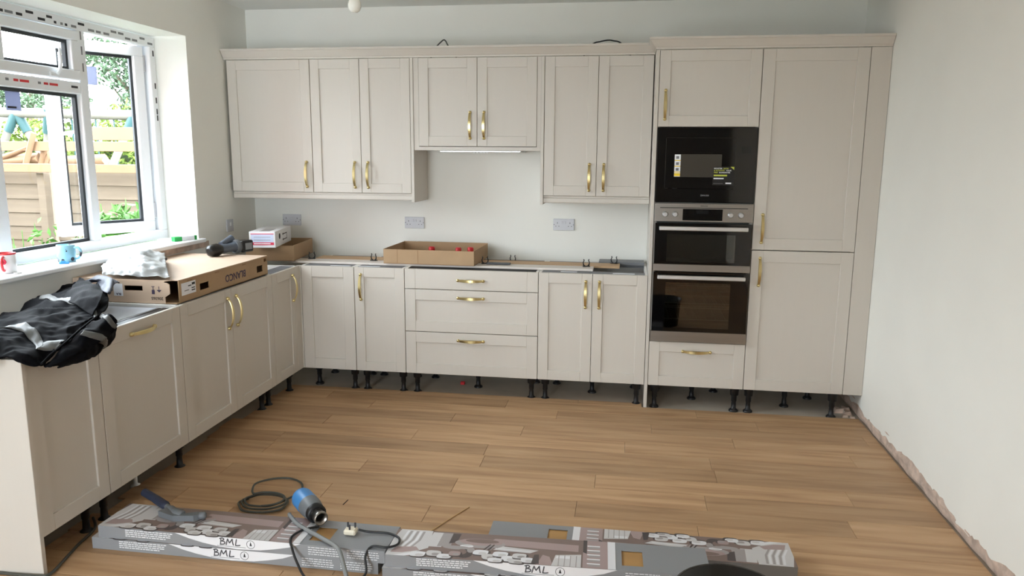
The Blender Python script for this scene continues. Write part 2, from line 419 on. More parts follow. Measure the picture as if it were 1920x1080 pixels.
fp.build('film_print', ['inkdark', 'rail', 'red'], win)
MB().box((-.85, WY0-.04, 1.036), (-.590, WY1+.03, 1.061), .005).build('window_sill', 'white', win)
MB().box((XL-.002, -1.15, .996), (XL+.004, -.09, 1.0355)).build('raw_plaster_edge', 'plaster', win)
# frame of the doorway added behind the camera to let daylight in
d1 = bpy.data.objects.new('added_door_1', None); COL.objects.link(d1); d1.location = (.3, YR-.08, 0); struct(d1); ORG['added_door_1'] = Vector((.3, YR-.08, 0))
MB().box((DX0, YR-.11, 0), (DX0+.06, YR-.05, PZ1)).box((DX1-.06, YR-.11, 0), (DX1, YR-.05, PZ1)).box((DX0, YR-.11, PZ1-.06), (DX1, YR-.05, PZ1)).box((.135, YR-.11, 0), (.195, YR-.05, PZ1)).build('added_door_frame', 'upvc', d1)

# ------------------------------------------------------------------ kitchen units
def fmap(run, plane):
    if run == 'back': return lambda s, d, z: (s, plane-d, z)
    return lambda s, d, z: (plane+d, s, z)
def mbox(b, fn, s0, s1, d0, d1, z0, z1, ch=0.):
    p = fn(s0, d0, z0); q = fn(s1, d1, z1); b.box(p, q, ch); return b
HC = {}
def handle(parent, run, plane, s, z, vertical):
    fn = fmap(run, plane); key = (run, vertical)
    if key not in HC:
        b = MB(); H = .082; N = 14; f0 = fmap(run, 0)
        def g(t, wv, d): return f0(wv, d, t) if vertical else f0(t, d, wv)
        vs = []; fs = []
        for i in range(N+1):
            t = -H+2*H*i/N; q = 1-(t/H)**2; d = .006+.026*q**.75; hw = .0070+.0034*q
            for a, e in ((-1, 0), (1, 0), (1, 1), (-1, 1)): vs.append(g(t, a*hw*(1 if e == 0 else .8), d+e*.005))
        for i in range(N):
            for k in range(4): fs.append((4*i+k, 4*i+(k+1) % 4, 4*i+4+(k+1) % 4, 4*i+4+k))
        fs += [(0, 1, 2, 3), (4*N, 4*N+3, 4*N+2, 4*N+1)]
        b.add(vs, fs)
        for e in (-1, 1):
            ax = (Vector(f0(0, 1, 0))-Vector(f0(0, 0, 0))); b.lathe([(.0100, 0), (.0100, .010), (.007, .0140), (.0001, .0155)], g(e*(H+.003), 0, 0), 12, ax)
        HC[key] = b.mesh('handle', 'brass')
    return inst('handle', HC[key], fn(s, 0, z), parent)
def front(parent, run, plane, s0, s1, z0, z1, name='door', st=.066, hnd=None, slab=False, rl=None, gap=.0015):
    """shaker front: recessed panel with two stiles and two rails proud of it"""
    fn = fmap(run, plane); s0 += gap; s1 -= gap; z0 += gap; z1 -= gap; rl = st if rl is None else rl; T = .020
    if slab: d = mbox(MB(), fn, s0+st, s1-st, -T, 0, z0, z1, .0018).build(name, 'cab', parent)
    else: d = mbox(MB(), fn, s0+st-.004, s1-st+.004, -T, -.009, z0+rl-.004, z1-rl+.004).build(name, 'cab', parent)
    for a, b in ((s0, s0+st), (s1-st, s1)): mbox(MB(), fn, a, b, -T, 0, z0, z1, .0018).build('stile', 'cab', d)
    if not slab:
        for a, b in ((z0, z0+rl), (z1-rl, z1)): mbox(MB(), fn, s0+st, s1-st, -T, 0, a, b, .0018).build('rail', 'cab', d)
    if hnd: handle(d, run, plane, *hnd)
    return d
lb = MB().lathe([(.030, -.010), (.030, -.002), (.024, .004), (.016, .010), (.014, .055), (.017, .06), (.017, .095), (.026, .10), (.030, .150)], (0, 0, 0), 14)
LEG = lb.mesh('leg', 'legblack')
def legs(parent, pts):
    for x, y in pts: inst('leg', LEG, (x, y, 0), parent)
def carcass(parent, run, plane, s0, s1, z0, z1, dep, topopen=True, side_in='carcass', top='rail'):
    fn = fmap(run, plane); D0, D1 = -.022, -dep
    b = MB(); mbox(b, fn, s0+.001, s0+.018, D0, D1, z0, z1); mbox(b, fn, s1-.018, s1-.001, D0, D1, z0, z1); mbox(b, fn, s0+.018, s1-.018, D0, D1, z0, z0+.018)
    mbox(b, fn, s0+.018, s1-.018, D1, D1+.012, z0+.018, z1)
    if not topopen: mbox(b, fn, s0+.018, s1-.018, D0, D1, z1-.018, z1)
    body = b.build('body', side_in, parent)
    if topopen:
        mbox(MB(), fn, s0+.0185, s1-.0185, D0, -.115, z1-.018, z1-.001).build('top_rail', top, parent)
        mbox(MB(), fn, s0+.0185, s1-.0185, D1+.0125, D1+.11, z1-.018, z1-.001).build('top_rail', top, parent)
    return body
Z0, Z1 = .150, .870
XF = -.027         # face of the left run
# --- back run base units
t = thing('corner_cabinet', 'pale taupe base cabinet with a plain handleless door, in the inner corner', 'cabinet', (.17, .3, 0))
carcass(t, 'back', 0, -.018, .358, Z0, Z1, .56); front(t, 'back', 0, -.018, .358, Z0, Z1, st=.075)
legs(t, [(.315, .085), (.315, .45), (.02, .45), (.02, .16)])
t = thing('base_cabinet', 'narrow single-door pale taupe base cabinet with brass handle, left of the drawers', 'cabinet', (.535, .3, 0))
carcass(t, 'back', 0, .359, .709, Z0, Z1, .56); front(t, 'back', 0, .359, .709, Z0, Z1, hnd=(.405, .735, True))
legs(t, [(.405, .085), (.665, .085), (.405, .45), (.665, .45)])
t = thing('drawer_cabinet', 'wide pale taupe base cabinet with three drawers under the open cardboard tray', 'cabinet', (1.16, .3, 0))
carcass(t, 'back', 0, .710, 1.608, Z0, Z1, .56, top='dark')
front(t, 'back', 0, .710, 1.608, .7345, Z1, 'drawer', st=.072, slab=True, hnd=(1.16, .800, False))
front(t, 'back', 0, .710, 1.608, .4440, .7335, 'drawer', st=.072, hnd=(1.16, .660+.022, False))
front(t, 'back', 0, .710, 1.608, Z0, .4430, 'drawer', st=.072, hnd=(1.16, .392, False))
legs(t, [(.765, .085), (1.56, .085), (.80, .45), (1.157, .272), (1.55, .45)])
t = thing('base_cabinet', 'double-door pale taupe base cabinet with brass handles, between drawers and ovens', 'cabinet', (1.96, .3, 0))
carcass(t, 'back', 0, 1.609, 2.308, Z0, Z1, .56)
front(t, 'back', 0, 1.609, 1.9585, Z0, Z1, hnd=(1.916, .735, True)); front(t, 'back', 0, 1.9585, 2.308, Z0, Z1, hnd=(2.003, .735, True))
legs(t, [(1.654, .085), (2.262, .075), (1.70, .45), (1.961, .285), (2.25, .45)])
# --- oven and fridge towers
ZT = 2.249
tag(bx('tower_panel', (2.3095, -.001, -.008), (2.3295, .585, ZT), 'cab', None, .001), 'tall thin taupe end panel reaching the floor left of the ovens', 'panel')
t = thing('oven_tower', 'tall taupe housing cabinet holding the microwave and double oven', 'cabinet', (2.63, .3, 0))
b = MB(); b.box((2.331, .022, Z0), (2.349, .58, ZT-.003)).box((2.913, .022, Z0), (2.931, .58, ZT-.003)).box((2.349, .56, Z0), (2.913, .58, ZT-.003))
for z in (Z0, .430, 1.316, 1.800, ZT-.021): b.box((2.349, .022, z), (2.913, .56, z+.018))
b.build('body', 'cab', t)
front(t, 'back', 0, 2.331, 2.931, 1.7935, ZT, hnd=(2.372, 1.925, True)); front(t, 'back', 0, 2.331, 2.931, Z0, .4460, 'drawer', hnd=(2.630, .386, False))
legs(t, [(2.379, .05), (2.886, .05), (2.635, .258), (2.40, .45), (2.80, .45)])
t = thing('fridge_tower', 'tall taupe cabinet with one long door above another, beside the right wall', 'cabinet', (3.23, .3, 0))
b = MB(); b.box((2.932, .022, Z0), (2.950, .58, ZT-.003)).box((3.516, .022, Z0), (3.534, .58, ZT-.003)).box((2.95, .56, Z0), (3.516, .58, ZT-.003)).box((2.95, .022, Z0), (3.516, .56, Z0+.018)).box((2.95, .022, ZT-.021), (3.516, .56, ZT-.003))
b.build('body', 'cab', t)
front(t, 'back', 0, 2.932, 3.535, 1.0500, ZT, st=.072, hnd=(2.985, 1.183, True)); front(t, 'back', 0, 2.932, 3.535, Z0, 1.0480, st=.072, hnd=(2.985, .915, True))
legs(t, [(2.976, .05), (3.484, .03), (3.229, .20), (3.42, .40)])
tag(bx('filler_panel', (3.5365, .001, Z0+.001), (3.6500, .021, ZT), 'cab', None, .001), 'tall narrow taupe filler panel closing the gap to the right wall', 'panel')
# --- wall units
YW = .241; ZW = 1.351
def wall_unit(label, s0, s1, z0, doors, st=.066):
    t = thing('wall_cabinet', label, 'cabinet', ((s0+s1)/2, .42, z0))
    b = MB(); b.box((s0+.001, YW+.022, z0+.002), (s1-.001, .588, ZT-.001)); b.build('body', 'cab', t)
    for a, c, h in doors: front(t, 'back', YW, a, c, z0, ZT, st=st, hnd=h)
    return t
wall_unit('single-door taupe wall cabinet in the left corner beside the window wall', -.609, -.006, ZW, [(-.609, -.006, (-.050, 1.475, True))], .068)
wall_unit('double-door taupe wall cabinet left of the extractor, above the middle socket', -.005, .699, ZW, [(-.005, .347, (.300, 1.475, True)), (.347, .699, (.394, 1.475, True))], .064)
hu = wall_unit('short double-door taupe wall cabinet over the cooker extractor', .757, 1.557, 1.671, [(.757, 1.157, (1.110, 1.810, True)), (1.157, 1.557, (1.204, 1.810, True))], .066)
fb = MB(); fb.box((.722, YW+.004, 1.645), (.7565, YW+.03, ZT)).box((1.5575, YW+.004, 1.645), (1.5835, YW+.03, ZT)).box((.7565, YW+.004, 1.645), (1.5575, .588, 1.669))
fb.build('surround_frame', 'cab', hu)
wall_unit('double-door taupe wall cabinet between the extractor and the microwave tower', 1.606, 2.304, ZW, [(1.606, 1.955, (1.908, 1.475, True)), (1.955, 2.304, (2.002, 1.475, True))], .066)
tag(bx('end_panel', (.7005, YW-.002, 1.292), (.7205, .588, ZT), 'cab', None, .001), 'taupe end panel on the right side of the left wall cabinets', 'panel')
tag(bx('end_panel', (1.5845, YW-.002, 1.292), (1.6045, .588, ZT), 'cab', None, .001), 'taupe end panel on the left side of the wall cabinet next to the microwave', 'panel')
pp = [(0, 0), (.012, 0), (.016, .006), (.016, .030), (.010, .036), (.010, .046), (0, .046)]
b = MB().sweep([(o-.016, h) for o, h in pp], [(-.612, YW+.012, 1.303), (.699, YW+.012, 1.303)])
tag(b.build('light_pelmet', 'cab'), 'long taupe pelmet moulding below the left wall cabinets', 'moulding')
b = MB().sweep([(o-.016, h) for o, h in pp], [(1.606, YW+.012, 1.303), (2.304, YW+.012, 1.303)])
tag(b.build('light_pelmet', 'cab'), 'short taupe pelmet moulding below the right wall cabinet', 'moulding')
cp = [(0, 0), (.010, 0), (.012, .010), (.018, .014), (.030, .030), (.044, .050), (.050, .054), (.050, .066), (0, .066)]
b = MB().sweep([(o-.006, h) for o, h in cp], [(-.624, YW, ZT+.002), (2.3085, YW, ZT+.002)])
tag(b.build('cornice', 'cab'), 'long taupe cornice moulding on top of the wall cabinets', 'moulding')
b = MB().sweep([(o-.006, h) for o, h in cp], [(2.3095, .56, ZT+.002), (2.3095, -.002, ZT+.002), (3.648, -.002, ZT+.002)])
tag(b.build('cornice', 'cab'), 'taupe cornice moulding on top of the oven and fridge towers', 'moulding')
# --- extractor
t = thing('extractor_hood', 'slim white built-in extractor under the short wall cabinet', 'extractor', (1.18, .40, 1.625))
bx('canopy', (.915, YW+.0, 1.630), (1.445, .56, 1.6445), 'white', t, .003)
bx('front_lip', (.905, YW-.014, 1.634), (1.455, YW-.002, 1.643), 'alu', t, .002)
for k in range(5): bx('switch', (1.135+k*.022, YW-.016, 1.627), (1.146+k*.022, YW-.004, 1.6335), 'white', t, .001)
# --- microwave
t = thing('microwave', 'black built-in microwave with yellow stickers on its glass door', 'microwave', (2.63, .25, 1.335))
bx('body', (2.352, .024, 1.340), (2.910, .45, 1.782), 'black', t)
bx('front_frame', (2.333, -.004, 1.334), (2.929, .022, 1.7910), 'blackglass', t, .004)
dr = bx('door', (2.385, -.024, 1.420), (2.800, -.005, 1.730), 'blackglass', t, .003)
bx('viewing_window', (2.476, -.0255, 1.492), (2.722, -.0235, 1.630), 'window_grey', dr)
bx('display', (2.840, -.006, 1.637), (2.893, -.0035, 1.678), 'display', t)
s1 = bx('icon_sticker', (2.441, -.0262, 1.494), (2.477, -.0252, 1.628), 'paper', dr)
for k, z in enumerate((1.497, 1.520, 1.555, 1.590)): bx('sticker_band', (2.4415, -.0268, z), (2.4765, -.0262, z+(.018 if k == 0 else .005)), 'yellow', s1)
for z in (1.530, 1.565, 1.602): bx('sticker_icon', (2.450, -.0268, z), (2.467, -.0262, z+.016), 'boxdark', s1)
s2 = bx('guarantee_sticker', (2.673, -.0262, 1.445), (2.799, -.0252, 1.556), 'black', dr)
R_, U_ = (1, 0, 0), (0, 0, 1)
for txt, x, z, sz, m in (('REGISTER', 2.678, 1.545, .0115, 'paper'), ('NOW', 2.734, 1.545, .0115, 'lime'), ('& ACTIVATE', 2.678, 1.533, .0115, 'lime'), ('YOUR', 2.750, 1.533, .0115, 'paper'), ('FREE', 2.678, 1.521, .0115, 'lime'), ('GUARANTEE', 2.708, 1.521, .0115, 'paper')):
    text_part('lettering', txt, sz, m, s2, (x, -.0266, z), R_, U_, align='LEFT', bold=True)
MB().add([(2.775, -.0266, 1.556), (2.797, -.0266, 1.556), (2.797, -.0266, 1.538)], [(0, 1, 2)]).build('corner_flash', 'lime', s2)
bx('text_line', (2.678, -.0268, 1.499), (2.757, -.0262, 1.508), 'lime', s2); bx('text_line', (2.678, -.0268, 1.482), (2.738, -.0262, 1.489), 'paper', s2); bx('text_line', (2.678, -.0268, 1.455), (2.735, -.0262, 1.457), 'boxdark', s2); bx('text_line', (2.750, -.0268, 1.453), (2.784, -.0262, 1.461), 'paper', s2)
text_part('lettering', 'ZANUSSI', .013, 'boxgrey', t, (2.632, -.0046, 1.380), R_, U_, bold=True)
# --- double oven
t = thing('double_oven', 'stainless steel built-in double oven with black glass doors', 'oven', (2.63, .25, .45))
b = MB(); b.box((2.352, .030, .452), (2.368, .55, 1.314)).box((2.894, .030, .452), (2.910, .55, 1.314)).box((2.368, .54, .452), (2.894, .55, 1.314))
for z in (.452, .88, .905, 1.205, 1.300): b.box((2.368, .030, z), (2.894, .54, z+.012))
b.build('body', 'enamel', t)
cpn = bx('control_panel', (2.333, -.010, 1.216), (2.929, .028, 1.330), 'steel', t, .002)
bx('display', (2.505, -.0125, 1.226), (2.745, -.0095, 1.296), 'blackglass', cpn)
bx('clock', (2.585, -.0132, 1.266), (2.660, -.0124, 1.290), 'display', cpn)
bx('vent_slot', (2.366, -.0108, 1.300), (2.895, -.0095, 1.3045), 'dark', cpn)
for x in (2.398, 2.458, 2.793, 2.855):
    MB().lathe([(.0175, 0), (.0175, .004), (.0155, .006), (.0150, .022), (.012, .024)], (x, -.010, 1.262), 18, (0, -1, 0)).build('knob', 'chromeknob', cpn)
text_part('lettering', 'ZANUSSI', .011, 'inkdark', cpn, (2.632, -.0104, 1.315), R_, U_, bold=True)
def oven_door(z0, z1, trim, wx0, wx1, wz0, wz1, hz):
    d = MB(); f0, f1 = -.022, .006
    d.box((2.340, f0, z0+trim), (wx0, f1, z1)).box((wx1, f0, z0+trim), (2.922, f1, z1)).box((wx0, f0, z0+trim), (wx1, f1, wz0)).box((wx0, f0, wz1), (wx1, f1, z1))
    o = d.build('door', 'blackglass', t)
    bx('window_glass', (wx0, f0+.0005, wz0), (wx1, f0+.004, wz1), 'ovenglass', o)
    bx('trim', (2.335, -.024, z0), (2.927, .006, z0+trim-.001), 'steel', o, .002)
    h = MB(); h.box((2.364, -.062, hz-.013), (2.898, -.050, hz+.013), .004)
    for x in (2.40, 2.85): h.box((x, -.051, hz-.008), (x+.02, -.021, hz+.008))
    h.build('handle', 'alu', o)
    return o
oven_door(.906, 1.208, .046, 2.415, 2.830, .965, 1.140, 1.178)
oven_door(.452, .900, .068, 2.418, 2.815, .545, .835, .872)
for z in (.585, .660, .690, .775, .805):
    b = MB().tube([(2.372, .06, z), (2.890, .06, z)], .003, 6).tube([(2.372, .50, z), (2.890, .50, z)], .003, 6)
    for k in range(9): b.tube([(2.39+k*.06, .06, z), (2.39+k*.06, .50, z)], .0016, 5)
    b.build('shelf_rack', 'wire', t)
# --- left run
t = thing('corner_cabinet', 'taupe base cabinet with a single brass handle at the inner end of the left run', 'cabinet', (-.3, -.22, 0))
b = MB(); fn = fmap('left', XF)
carcass(t, 'left', XF, -.411, -.022, Z0, Z1, .56)
front(t, 'left', XF, -.411, -.078, Z0, Z1, hnd=(-.122, .735, True))
MB().box((XF-.020, -.0765, Z0+.001), (XF, .0195, Z1-.001), .002).box((XF+.0002, .0005, Z0+.001), (-.0185, .0195, Z1-.001)).build('corner_post', 'cab', t)
legs(t, [(-.115, -.365), (-.113, -.055), (-.50, -.365)])
t = thing('sink_cabinet', 'wide double-door taupe base cabinet with brass handles under the large sink carton', 'cabinet', (-.3, -.914, 0))
carcass(t, 'left', XF, -1.414, -.412, Z0, Z1, .56)
front(t, 'left', XF, -1.414, -.913, Z0, Z1, hnd=(-.960, .735, True)); front(t, 'left', XF, -.913, -.412, Z0, Z1, hnd=(-.866, .735, True))
legs(t, [(-.115, -1.375), (-.115, -.455), (-.50, -1.36), (-.50, -.46)])
t = thing('dishwasher', 'integrated dishwasher behind a taupe door with horizontal brass handle, foil on top', 'dishwasher', (-.3, -1.718, 0))
bx('body', (-.60, -2.012, Z0), (XF-.024, -1.424, .846), 'boxgrey', t)
front(t, 'left', XF, -2.021, -1.415, Z0, Z1, st=.07, hnd=(-1.718, .815, False))
MB().box((-.59, -2.005, .8465), (-.14, -1.43, .858), .003).build('foil_top', 'foil', t)
bx('black_strip', (-.10, -2.0, .8465), (-.06, -1.44, .862), 'black', t); bx('rubber_seal', (-.125, -2.0, .8465), (-.112, -1.44, .860), 'black', t)
legs(t, [(-.115, -1.965), (-.50, -1.96), (-.50, -1.5)])
b = MB().lathe([(.024, -.010), (.022, .0), (.010, .006), (.010, .15)], (-.20, -1.62, 0), 12); b.build('leg', 'white', t)
t = thing('base_cabinet', 'taupe base cabinet under the black jacket at the near end of the left run', 'cabinet', (-.3, -2.222, 0))
carcass(t, 'left', XF, -2.421, -2.022, Z0, Z1, .56); front(t, 'left', XF, -2.421, -2.022, Z0, Z1)
legs(t, [(-.116, -2.08), (-.115, -2.36), (-.5, -2.36), (-.5, -2.08)])
tag(bx('end_panel', (-.620, -2.443, .001), (-.020, -2.4225, .869), 'cab', None, .0015), 'pale end panel facing the camera at the near end of the left run', 'panel')

# ------------------------------------------------------------------ sockets, cables, pendant
def socket(label, x0, x1, z0, z1):
    t = thing('double_socket', label, 'socket', ((x0+x1)/2, .585, z0), group=None)
    p = bx('faceplate', (x0, .580, z0), (x1, .5898, z1), 'socketgrey', t, .002)
    w_ = x1-x0; h_ = z1-z0
    for c in (.20, .80):
        cx = x0+w_*c
        bx('pin_hole', (cx-.002, .5792, z0+h_*.58), (cx+.002, .5803, z0+h_*.70), 'socketdark', p)
        for e in (-1, 1): bx('pin_hole', (cx+e*.011-.003, .5792, z0+h_*.33), (cx+e*.011+.003, .5803, z0+h_*.38), 'socketdark', p)
    for c in (.44, .56): bx('rocker', (x0+w_*c-.006, .577, z0+h_*.58), (x0+w_*c+.006, .5805, z0+h_*.78), 'socketgrey', p, .001)
    for c in (.04, .96): MB().lathe([(.003, 0), (.003, .001)], (x0+w_*c, .580, z0+h_*.5), 8, (0, -1, 0)).build('screw', 'socketdark', p)
socket('grey double wall socket above the white box in the corner', -.407, -.262, 1.083, 1.166)
socket('grey double wall socket above the open cardboard tray', .546, .692, 1.080, 1.163)
socket('grey double wall socket below the wall cabinet beside the oven tower', 1.643, 1.793, 1.088, 1.170)
t = thing('wall_switch', 'grey single switch plate on the window wall near the corner', 'switch', (XL, .21, 1.07))
p = bx('faceplate', (XL+.0002, .150, 1.068), (XL+.010, .236, 1.154), 'socketgrey', t, .002); bx('rocker', (XL+.010, .184, 1.108), (XL+.014, .202, 1.134), 'white', p, .001)
def smooth(pts, n=6):
    out = []; P = [Vector(p) for p in pts]
    for i in range(len(P)-1):
        a, b, c, d = P[max(i-1, 0)], P[i], P[i+1], P[min(i+2, len(P)-1)]
        for k in range(n):
            t_ = k/n; out.append(.5*((2*b)+(c-a)*t_+(2*a-5*b+4*c-d)*t_*t_+(3*b-a-3*c+d)*t_**3))
    return out+[P[-1]]
b = MB().tube(smooth([(.80, .40, 2.256), (.865, .31, 2.322), (.905, .30, 2.358), (.922, .30, 2.368), (.935, .30, 2.358), (.949, .31, 2.33), (.99, .40, 2.256)]), .0045, 8)
tag(b.build('cable', 'cable'), 'short grey cable loop above the cornice over the extractor cabinet', 'cable')
b = MB().tube(smooth([(1.84, .40, 2.256), (1.904, .31, 2.326), (1.96, .30, 2.343), (2.006, .30, 2.350), (2.04, .30, 2.346), (2.091, .31, 2.330), (2.16, .40, 2.256)]), .0045, 8)
tag(b.build('cable', 'cableblack'), 'flat dark cable loop above the cornice beside the tall towers', 'cable')
BX, BY = .905, -1.35
t = thing('pendant_bulb', 'bare white light bulb hanging from the ceiling', 'light', (BX, BY, 2.25))
MB().lathe([(.0002, 2.258), (.014, 2.260), (.024, 2.268), (.030, 2.283), (.030, 2.295), (.025, 2.312), (.017, 2.330), (.013, 2.345)], (BX, BY, 0), 20).build('bulb', 'bulb', t)
MB().lathe([(.0135, 2.340), (.0135, 2.362), (.020, 2.364), (.020, 2.395), (.012, 2.41), (.005, 2.42)], (BX, BY, 0), 16).build('lamp_holder', 'brasscap', t)
MB().tube([(BX, BY, 2.415), (BX, BY, 2.63)], .003, 8).build('flex', 'white', t)
MB().lathe([(.045, 2.612), (.045, 2.639)], (BX, BY, 0), 18).build('ceiling_rose', 'white', t)

# ------------------------------------------------------------------ things on the back run
tag(bx('plinth_board', (-.15, .100, Z1+.001), (1.955, .230, Z1+.016), 'whiteboard', None, .001), 'long pale board lying along the front of the back run', 'board')
tag(bx('plinth_board', (-.02, .250, Z1+.001), (2.125, .400, Z1+.016), 'oakboard', None, .001), 'long light oak board lying on the back run against the clips', 'board')
tag(bx('black_strip', (1.235, .170, Z1+.0165), (1.395, .205, Z1+.030), 'black', None, .001), 'small black strip in front of the oak board', 'strip')
tag(bx('worktop_offcut', (1.98, .42, Z1+.001), (2.29, .56, Z1+.022), 'rail', None, .001), 'dark grey strip at the back beside the tower panel', 'strip')
for lab_, a in (('white paper slip on the handleless corner cabinet', (.183, .323, .035)), ('white paper slip on the narrow cabinet left of the drawers', (.385, .530, .038)), ('small white paper slip on the left half of the double base cabinet', (1.748, 1.855, .058)), ('longer white paper slip on the double base cabinet beside the tower', (2.085, 2.225, .040))):
    tag(bx('paper_slip', (a[0], a[2]-.012, Z1), (a[1], a[2]+.006 if a[0] < .4 else a[2]+.018, Z1+.0012), 'paper'), lab_, 'paper')
# plinth clips
def clip(x, y, z, label, rz=0.):
    t = thing('plinth_clip', label, 'clip', (x, y, z), rz)
    if not rz: ORG[t.name] = Vector((0, 0, 0))
    MB().box((-.024, -.012, 0), (.024, .012, .006), .001).build('base_plate', 'black', t)
    for e in (-1, 1): MB().tube([(e*.010, 0, .005), (e*.019, 0, .012), (e*.021, 0, .028), (e*.015, 0, .042), (e*.019, 0, .050)], [.0045, .0045, .0035, .0035, .003], 6).build('prong', 'black', t)
cl = [(-.023, .205, Z1+.0165, 'black plinth clip between the corner tray and the board'), (.430, .205, Z1+.0165, 'black plinth clip just left of the open cardboard tray'), (1.218, .205, Z1+.0165, 'black plinth clip just right of the open cardboard tray'), (1.375, .430, Z1+.001, 'black plinth clip standing behind the oak board near its middle'), (1.905, .205, Z1+.0165, 'black plinth clip in front of the oak board below the right socket'), (2.085, .385, Z1+.017, 'black plinth clip on the right end of the oak board')]
for k, (x, y, z, l_) in enumerate(cl): clip(x, y, z, l_, .3*((-1)**k))
def tray(label, o, ux, uy, W, D, H, T=.004, name='cardboard_tray', mats=('card', 'carddark')):
    """open carton; o = front left bottom corner, ux = front edge direction angle"""
    t = thing(name, label, 'box', o, ux)
    MB().box((0, 0, 0), (W, D, T)).build('base', mats[1], t)
    for nm, lo, hi in (('front_wall', (0, 0, T), (W, T, H)), ('back_wall', (0, D-T, T), (W, D, H+.004)), ('side_wall', (0, T, T), (T, D-T, H+.002)), ('side_wall', (W-T, T, T), (W, D-T, H+.002))):
        MB().box(lo, hi, .0008).build(nm, mats[0], t)
    for s in (.155, .385):
        if W > .5: MB().box((W*s-.0015, -.0006, T), (W*s+.0015, .0001, H)).build('crease', mats[1], t)
    return t
tr = tray('open shallow cardboard tray with red items inside, on the drawer unit', (.540, .085, Z1+.017), .0001-.045*0-.02, 0, .628, .46, .098)
for k, (x, y, z, r_) in enumerate(((.79, .42, .962, .020), (1.085, .36, .972, .019), (1.005, .33, .972, .018))):
    t = thing('pipe_fitting', ('red plumbing fitting at the left back of the open tray', 'red plumbing fitting at the right front of the open tray', 'red plumbing fitting lying in the middle of the open tray')[k], 'fitting', (x, y, Z1+.022))
    MB().lathe([(r_, z-.045), (r_*1.15, z-.02), (r_*1.15, z), (r_*.8, z+.006)], (x, y, 0), 14).build('cap', 'red', t)
    MB().tube([(x, y, Z1+.024), (x, y, z-.044)], .012, 10).build('pipe', 'alu', t)
tag(MB().tube([(.86, .30, Z1+.032), (.97, .28, Z1+.032)], .010, 10).build('brass_pipe', 'brass'), 'short brass pipe lying in the open tray', 'pipe')
tray('smaller open cardboard tray in the corner under the white box', (-.43, .035, Z1+.017), .13, 0, .335, .46, .105)
t = thing('white_box', 'long white cardboard box with a red label lying across the corner tray', 'box', (-.325, -.105, .995), .20)
MB().box((0, 0, 0), (.172, .44, .108), .002).build('carton', 'boxwhite', t)
MB().box((.012, -.0006, .018), (.160, .0002, .094)).build('front_label', 'palelabel', t)
MB().box((.010, -.0012, .018), (.162, -.0004, .036)).build('label_band', 'redlabel', t); MB().box((.010, -.0012, .090), (.162, -.0004, .095)).build('label_band', 'redlabel', t)
MB().box((.030, -.0018, .024), (.140, -.0010, .030)).build('label_text', 'paper', t)
for z in (.05, .06, .07): MB().box((.03, -.0012, z), (.14, -.0004, z+.003)).build('label_text', 'palelabel' if z == .06 else 'boxgrey', t)
MB().box((.06, .02, .1079), (.13, .20, .1086)).build('top_label', 'pr_mid', t)
am = MB()
for dy in (.30, .36):
    pass
for z in (.034, .072):
    am.prism([(.19, z), (.215, z-.010), (.215, z-.003), (.31, z-.003), (.31, z+.003), (.215, z+.003), (.215, z+.010)], lambda a, b_, d: (d, a, b_), .1719, .1727)
am.box((.1719, .31, .030), (.1727, .316, .076)); am.build('arrow_print', 'inkdark', t)
MB().lathe([(.020, 0), (.020, .0008)], (.1719, .115, .066), 16, (1, 0, 0)).build('round_print', 'inkdark', t)

# ------------------------------------------------------------------ sink carton with the things on it
t = thing('sink_carton', 'large flat cardboard sink carton with upside-down lettering on the left run', 'box', (-.34, -.88, Z1+.001))
cz0, cz1 = Z1+.002, .990; cx0, cx1, cy0, cy1 = -.622, -.055, -1.395, -.405
b = MB(); T = .005
b.box((cx0, cy0+T, cz0), (cx1, cy1, cz0+T)).box((cx0, cy0+T, cz0+T), (cx0+T, cy1, cz1-T)).box((cx0+T, cy1-T, cz0+T), (cx1-T, cy1, cz1-T))
b.build('base', 'card', t)
def plate_with_slots(name, fn, a0, a1, z0, z1, slots, th_, m, parent):
    """board in (a, z) with rectangular holes"""
    b = MB(); cuts = sorted({a0, a1, *[s[0] for s in slots], *[s[1] for s in slots]})
    for p, q in zip(cuts, cuts[1:]):
        z = z0
        for s in sorted([s for s in slots if s[0] <= p and s[1] >= q], key=lambda s: s[2]):
            if s[2] > z: b.box(fn(p, 0, z), fn(q, th_, s[2]))
            z = s[3]
        if z < z1: b.box(fn(p, 0, z), fn(q, th_, z1))
    return b.build(name, m, parent)
sw = plate_with_slots('side_wall', lambda a, d, z: (cx1-d, a, z), cy0+.03, cy1, cz0, cz1-T, [(-1.175, -1.085, .905, .940), (-.545, -.470, .900, .940), (-.45, -.405, .955, .975)], T, 'card', t)
fw_ = plate_with_slots('front_wall', lambda a, d, z: (a, cy0+d, z), cx0, -.115, cz0, cz1-T, [(-.335, -.235, .935, .960)], T, 'cardlid', t)
MB().prism([(-.115, .905), (-.085, .925), (-.085, .972), (-.1, .980), (-.115, .98)], lambda a, c, d: (a, cy0+d-.004, c), 0, T).build('torn_flap', 'cardlid', fw_)
MB().prism([(cx0, cy0+.004), (-.110, cy0+.004), (-.090, cy0+.03), (-.058, cy0+.03), (cx1+.002, cy0+.05), (cx1+.002, cy1-.005), (cx0, cy1+.002)], lambda a, c, d: (a, c, d), cz1-T+.0004, cz1).build('lid', 'cardlid', t)
for y in (-1.29, -1.02, -.72): MB().box((cx1-.001, y, .972), (cx1+.0012, y+.045, .977)).build('lid_slot', 'carddark', t)
text_part('lettering', 'BLANCO', .058, 'ink', sw, (cx1+.0006, -.80, .925), (0, -1, 0), (0, 0, -1), bold=True)
sl = bx('label', (cx1+.0002, -1.345, .905), (cx1+.0008, -1.215, .968), 'paper', sw)
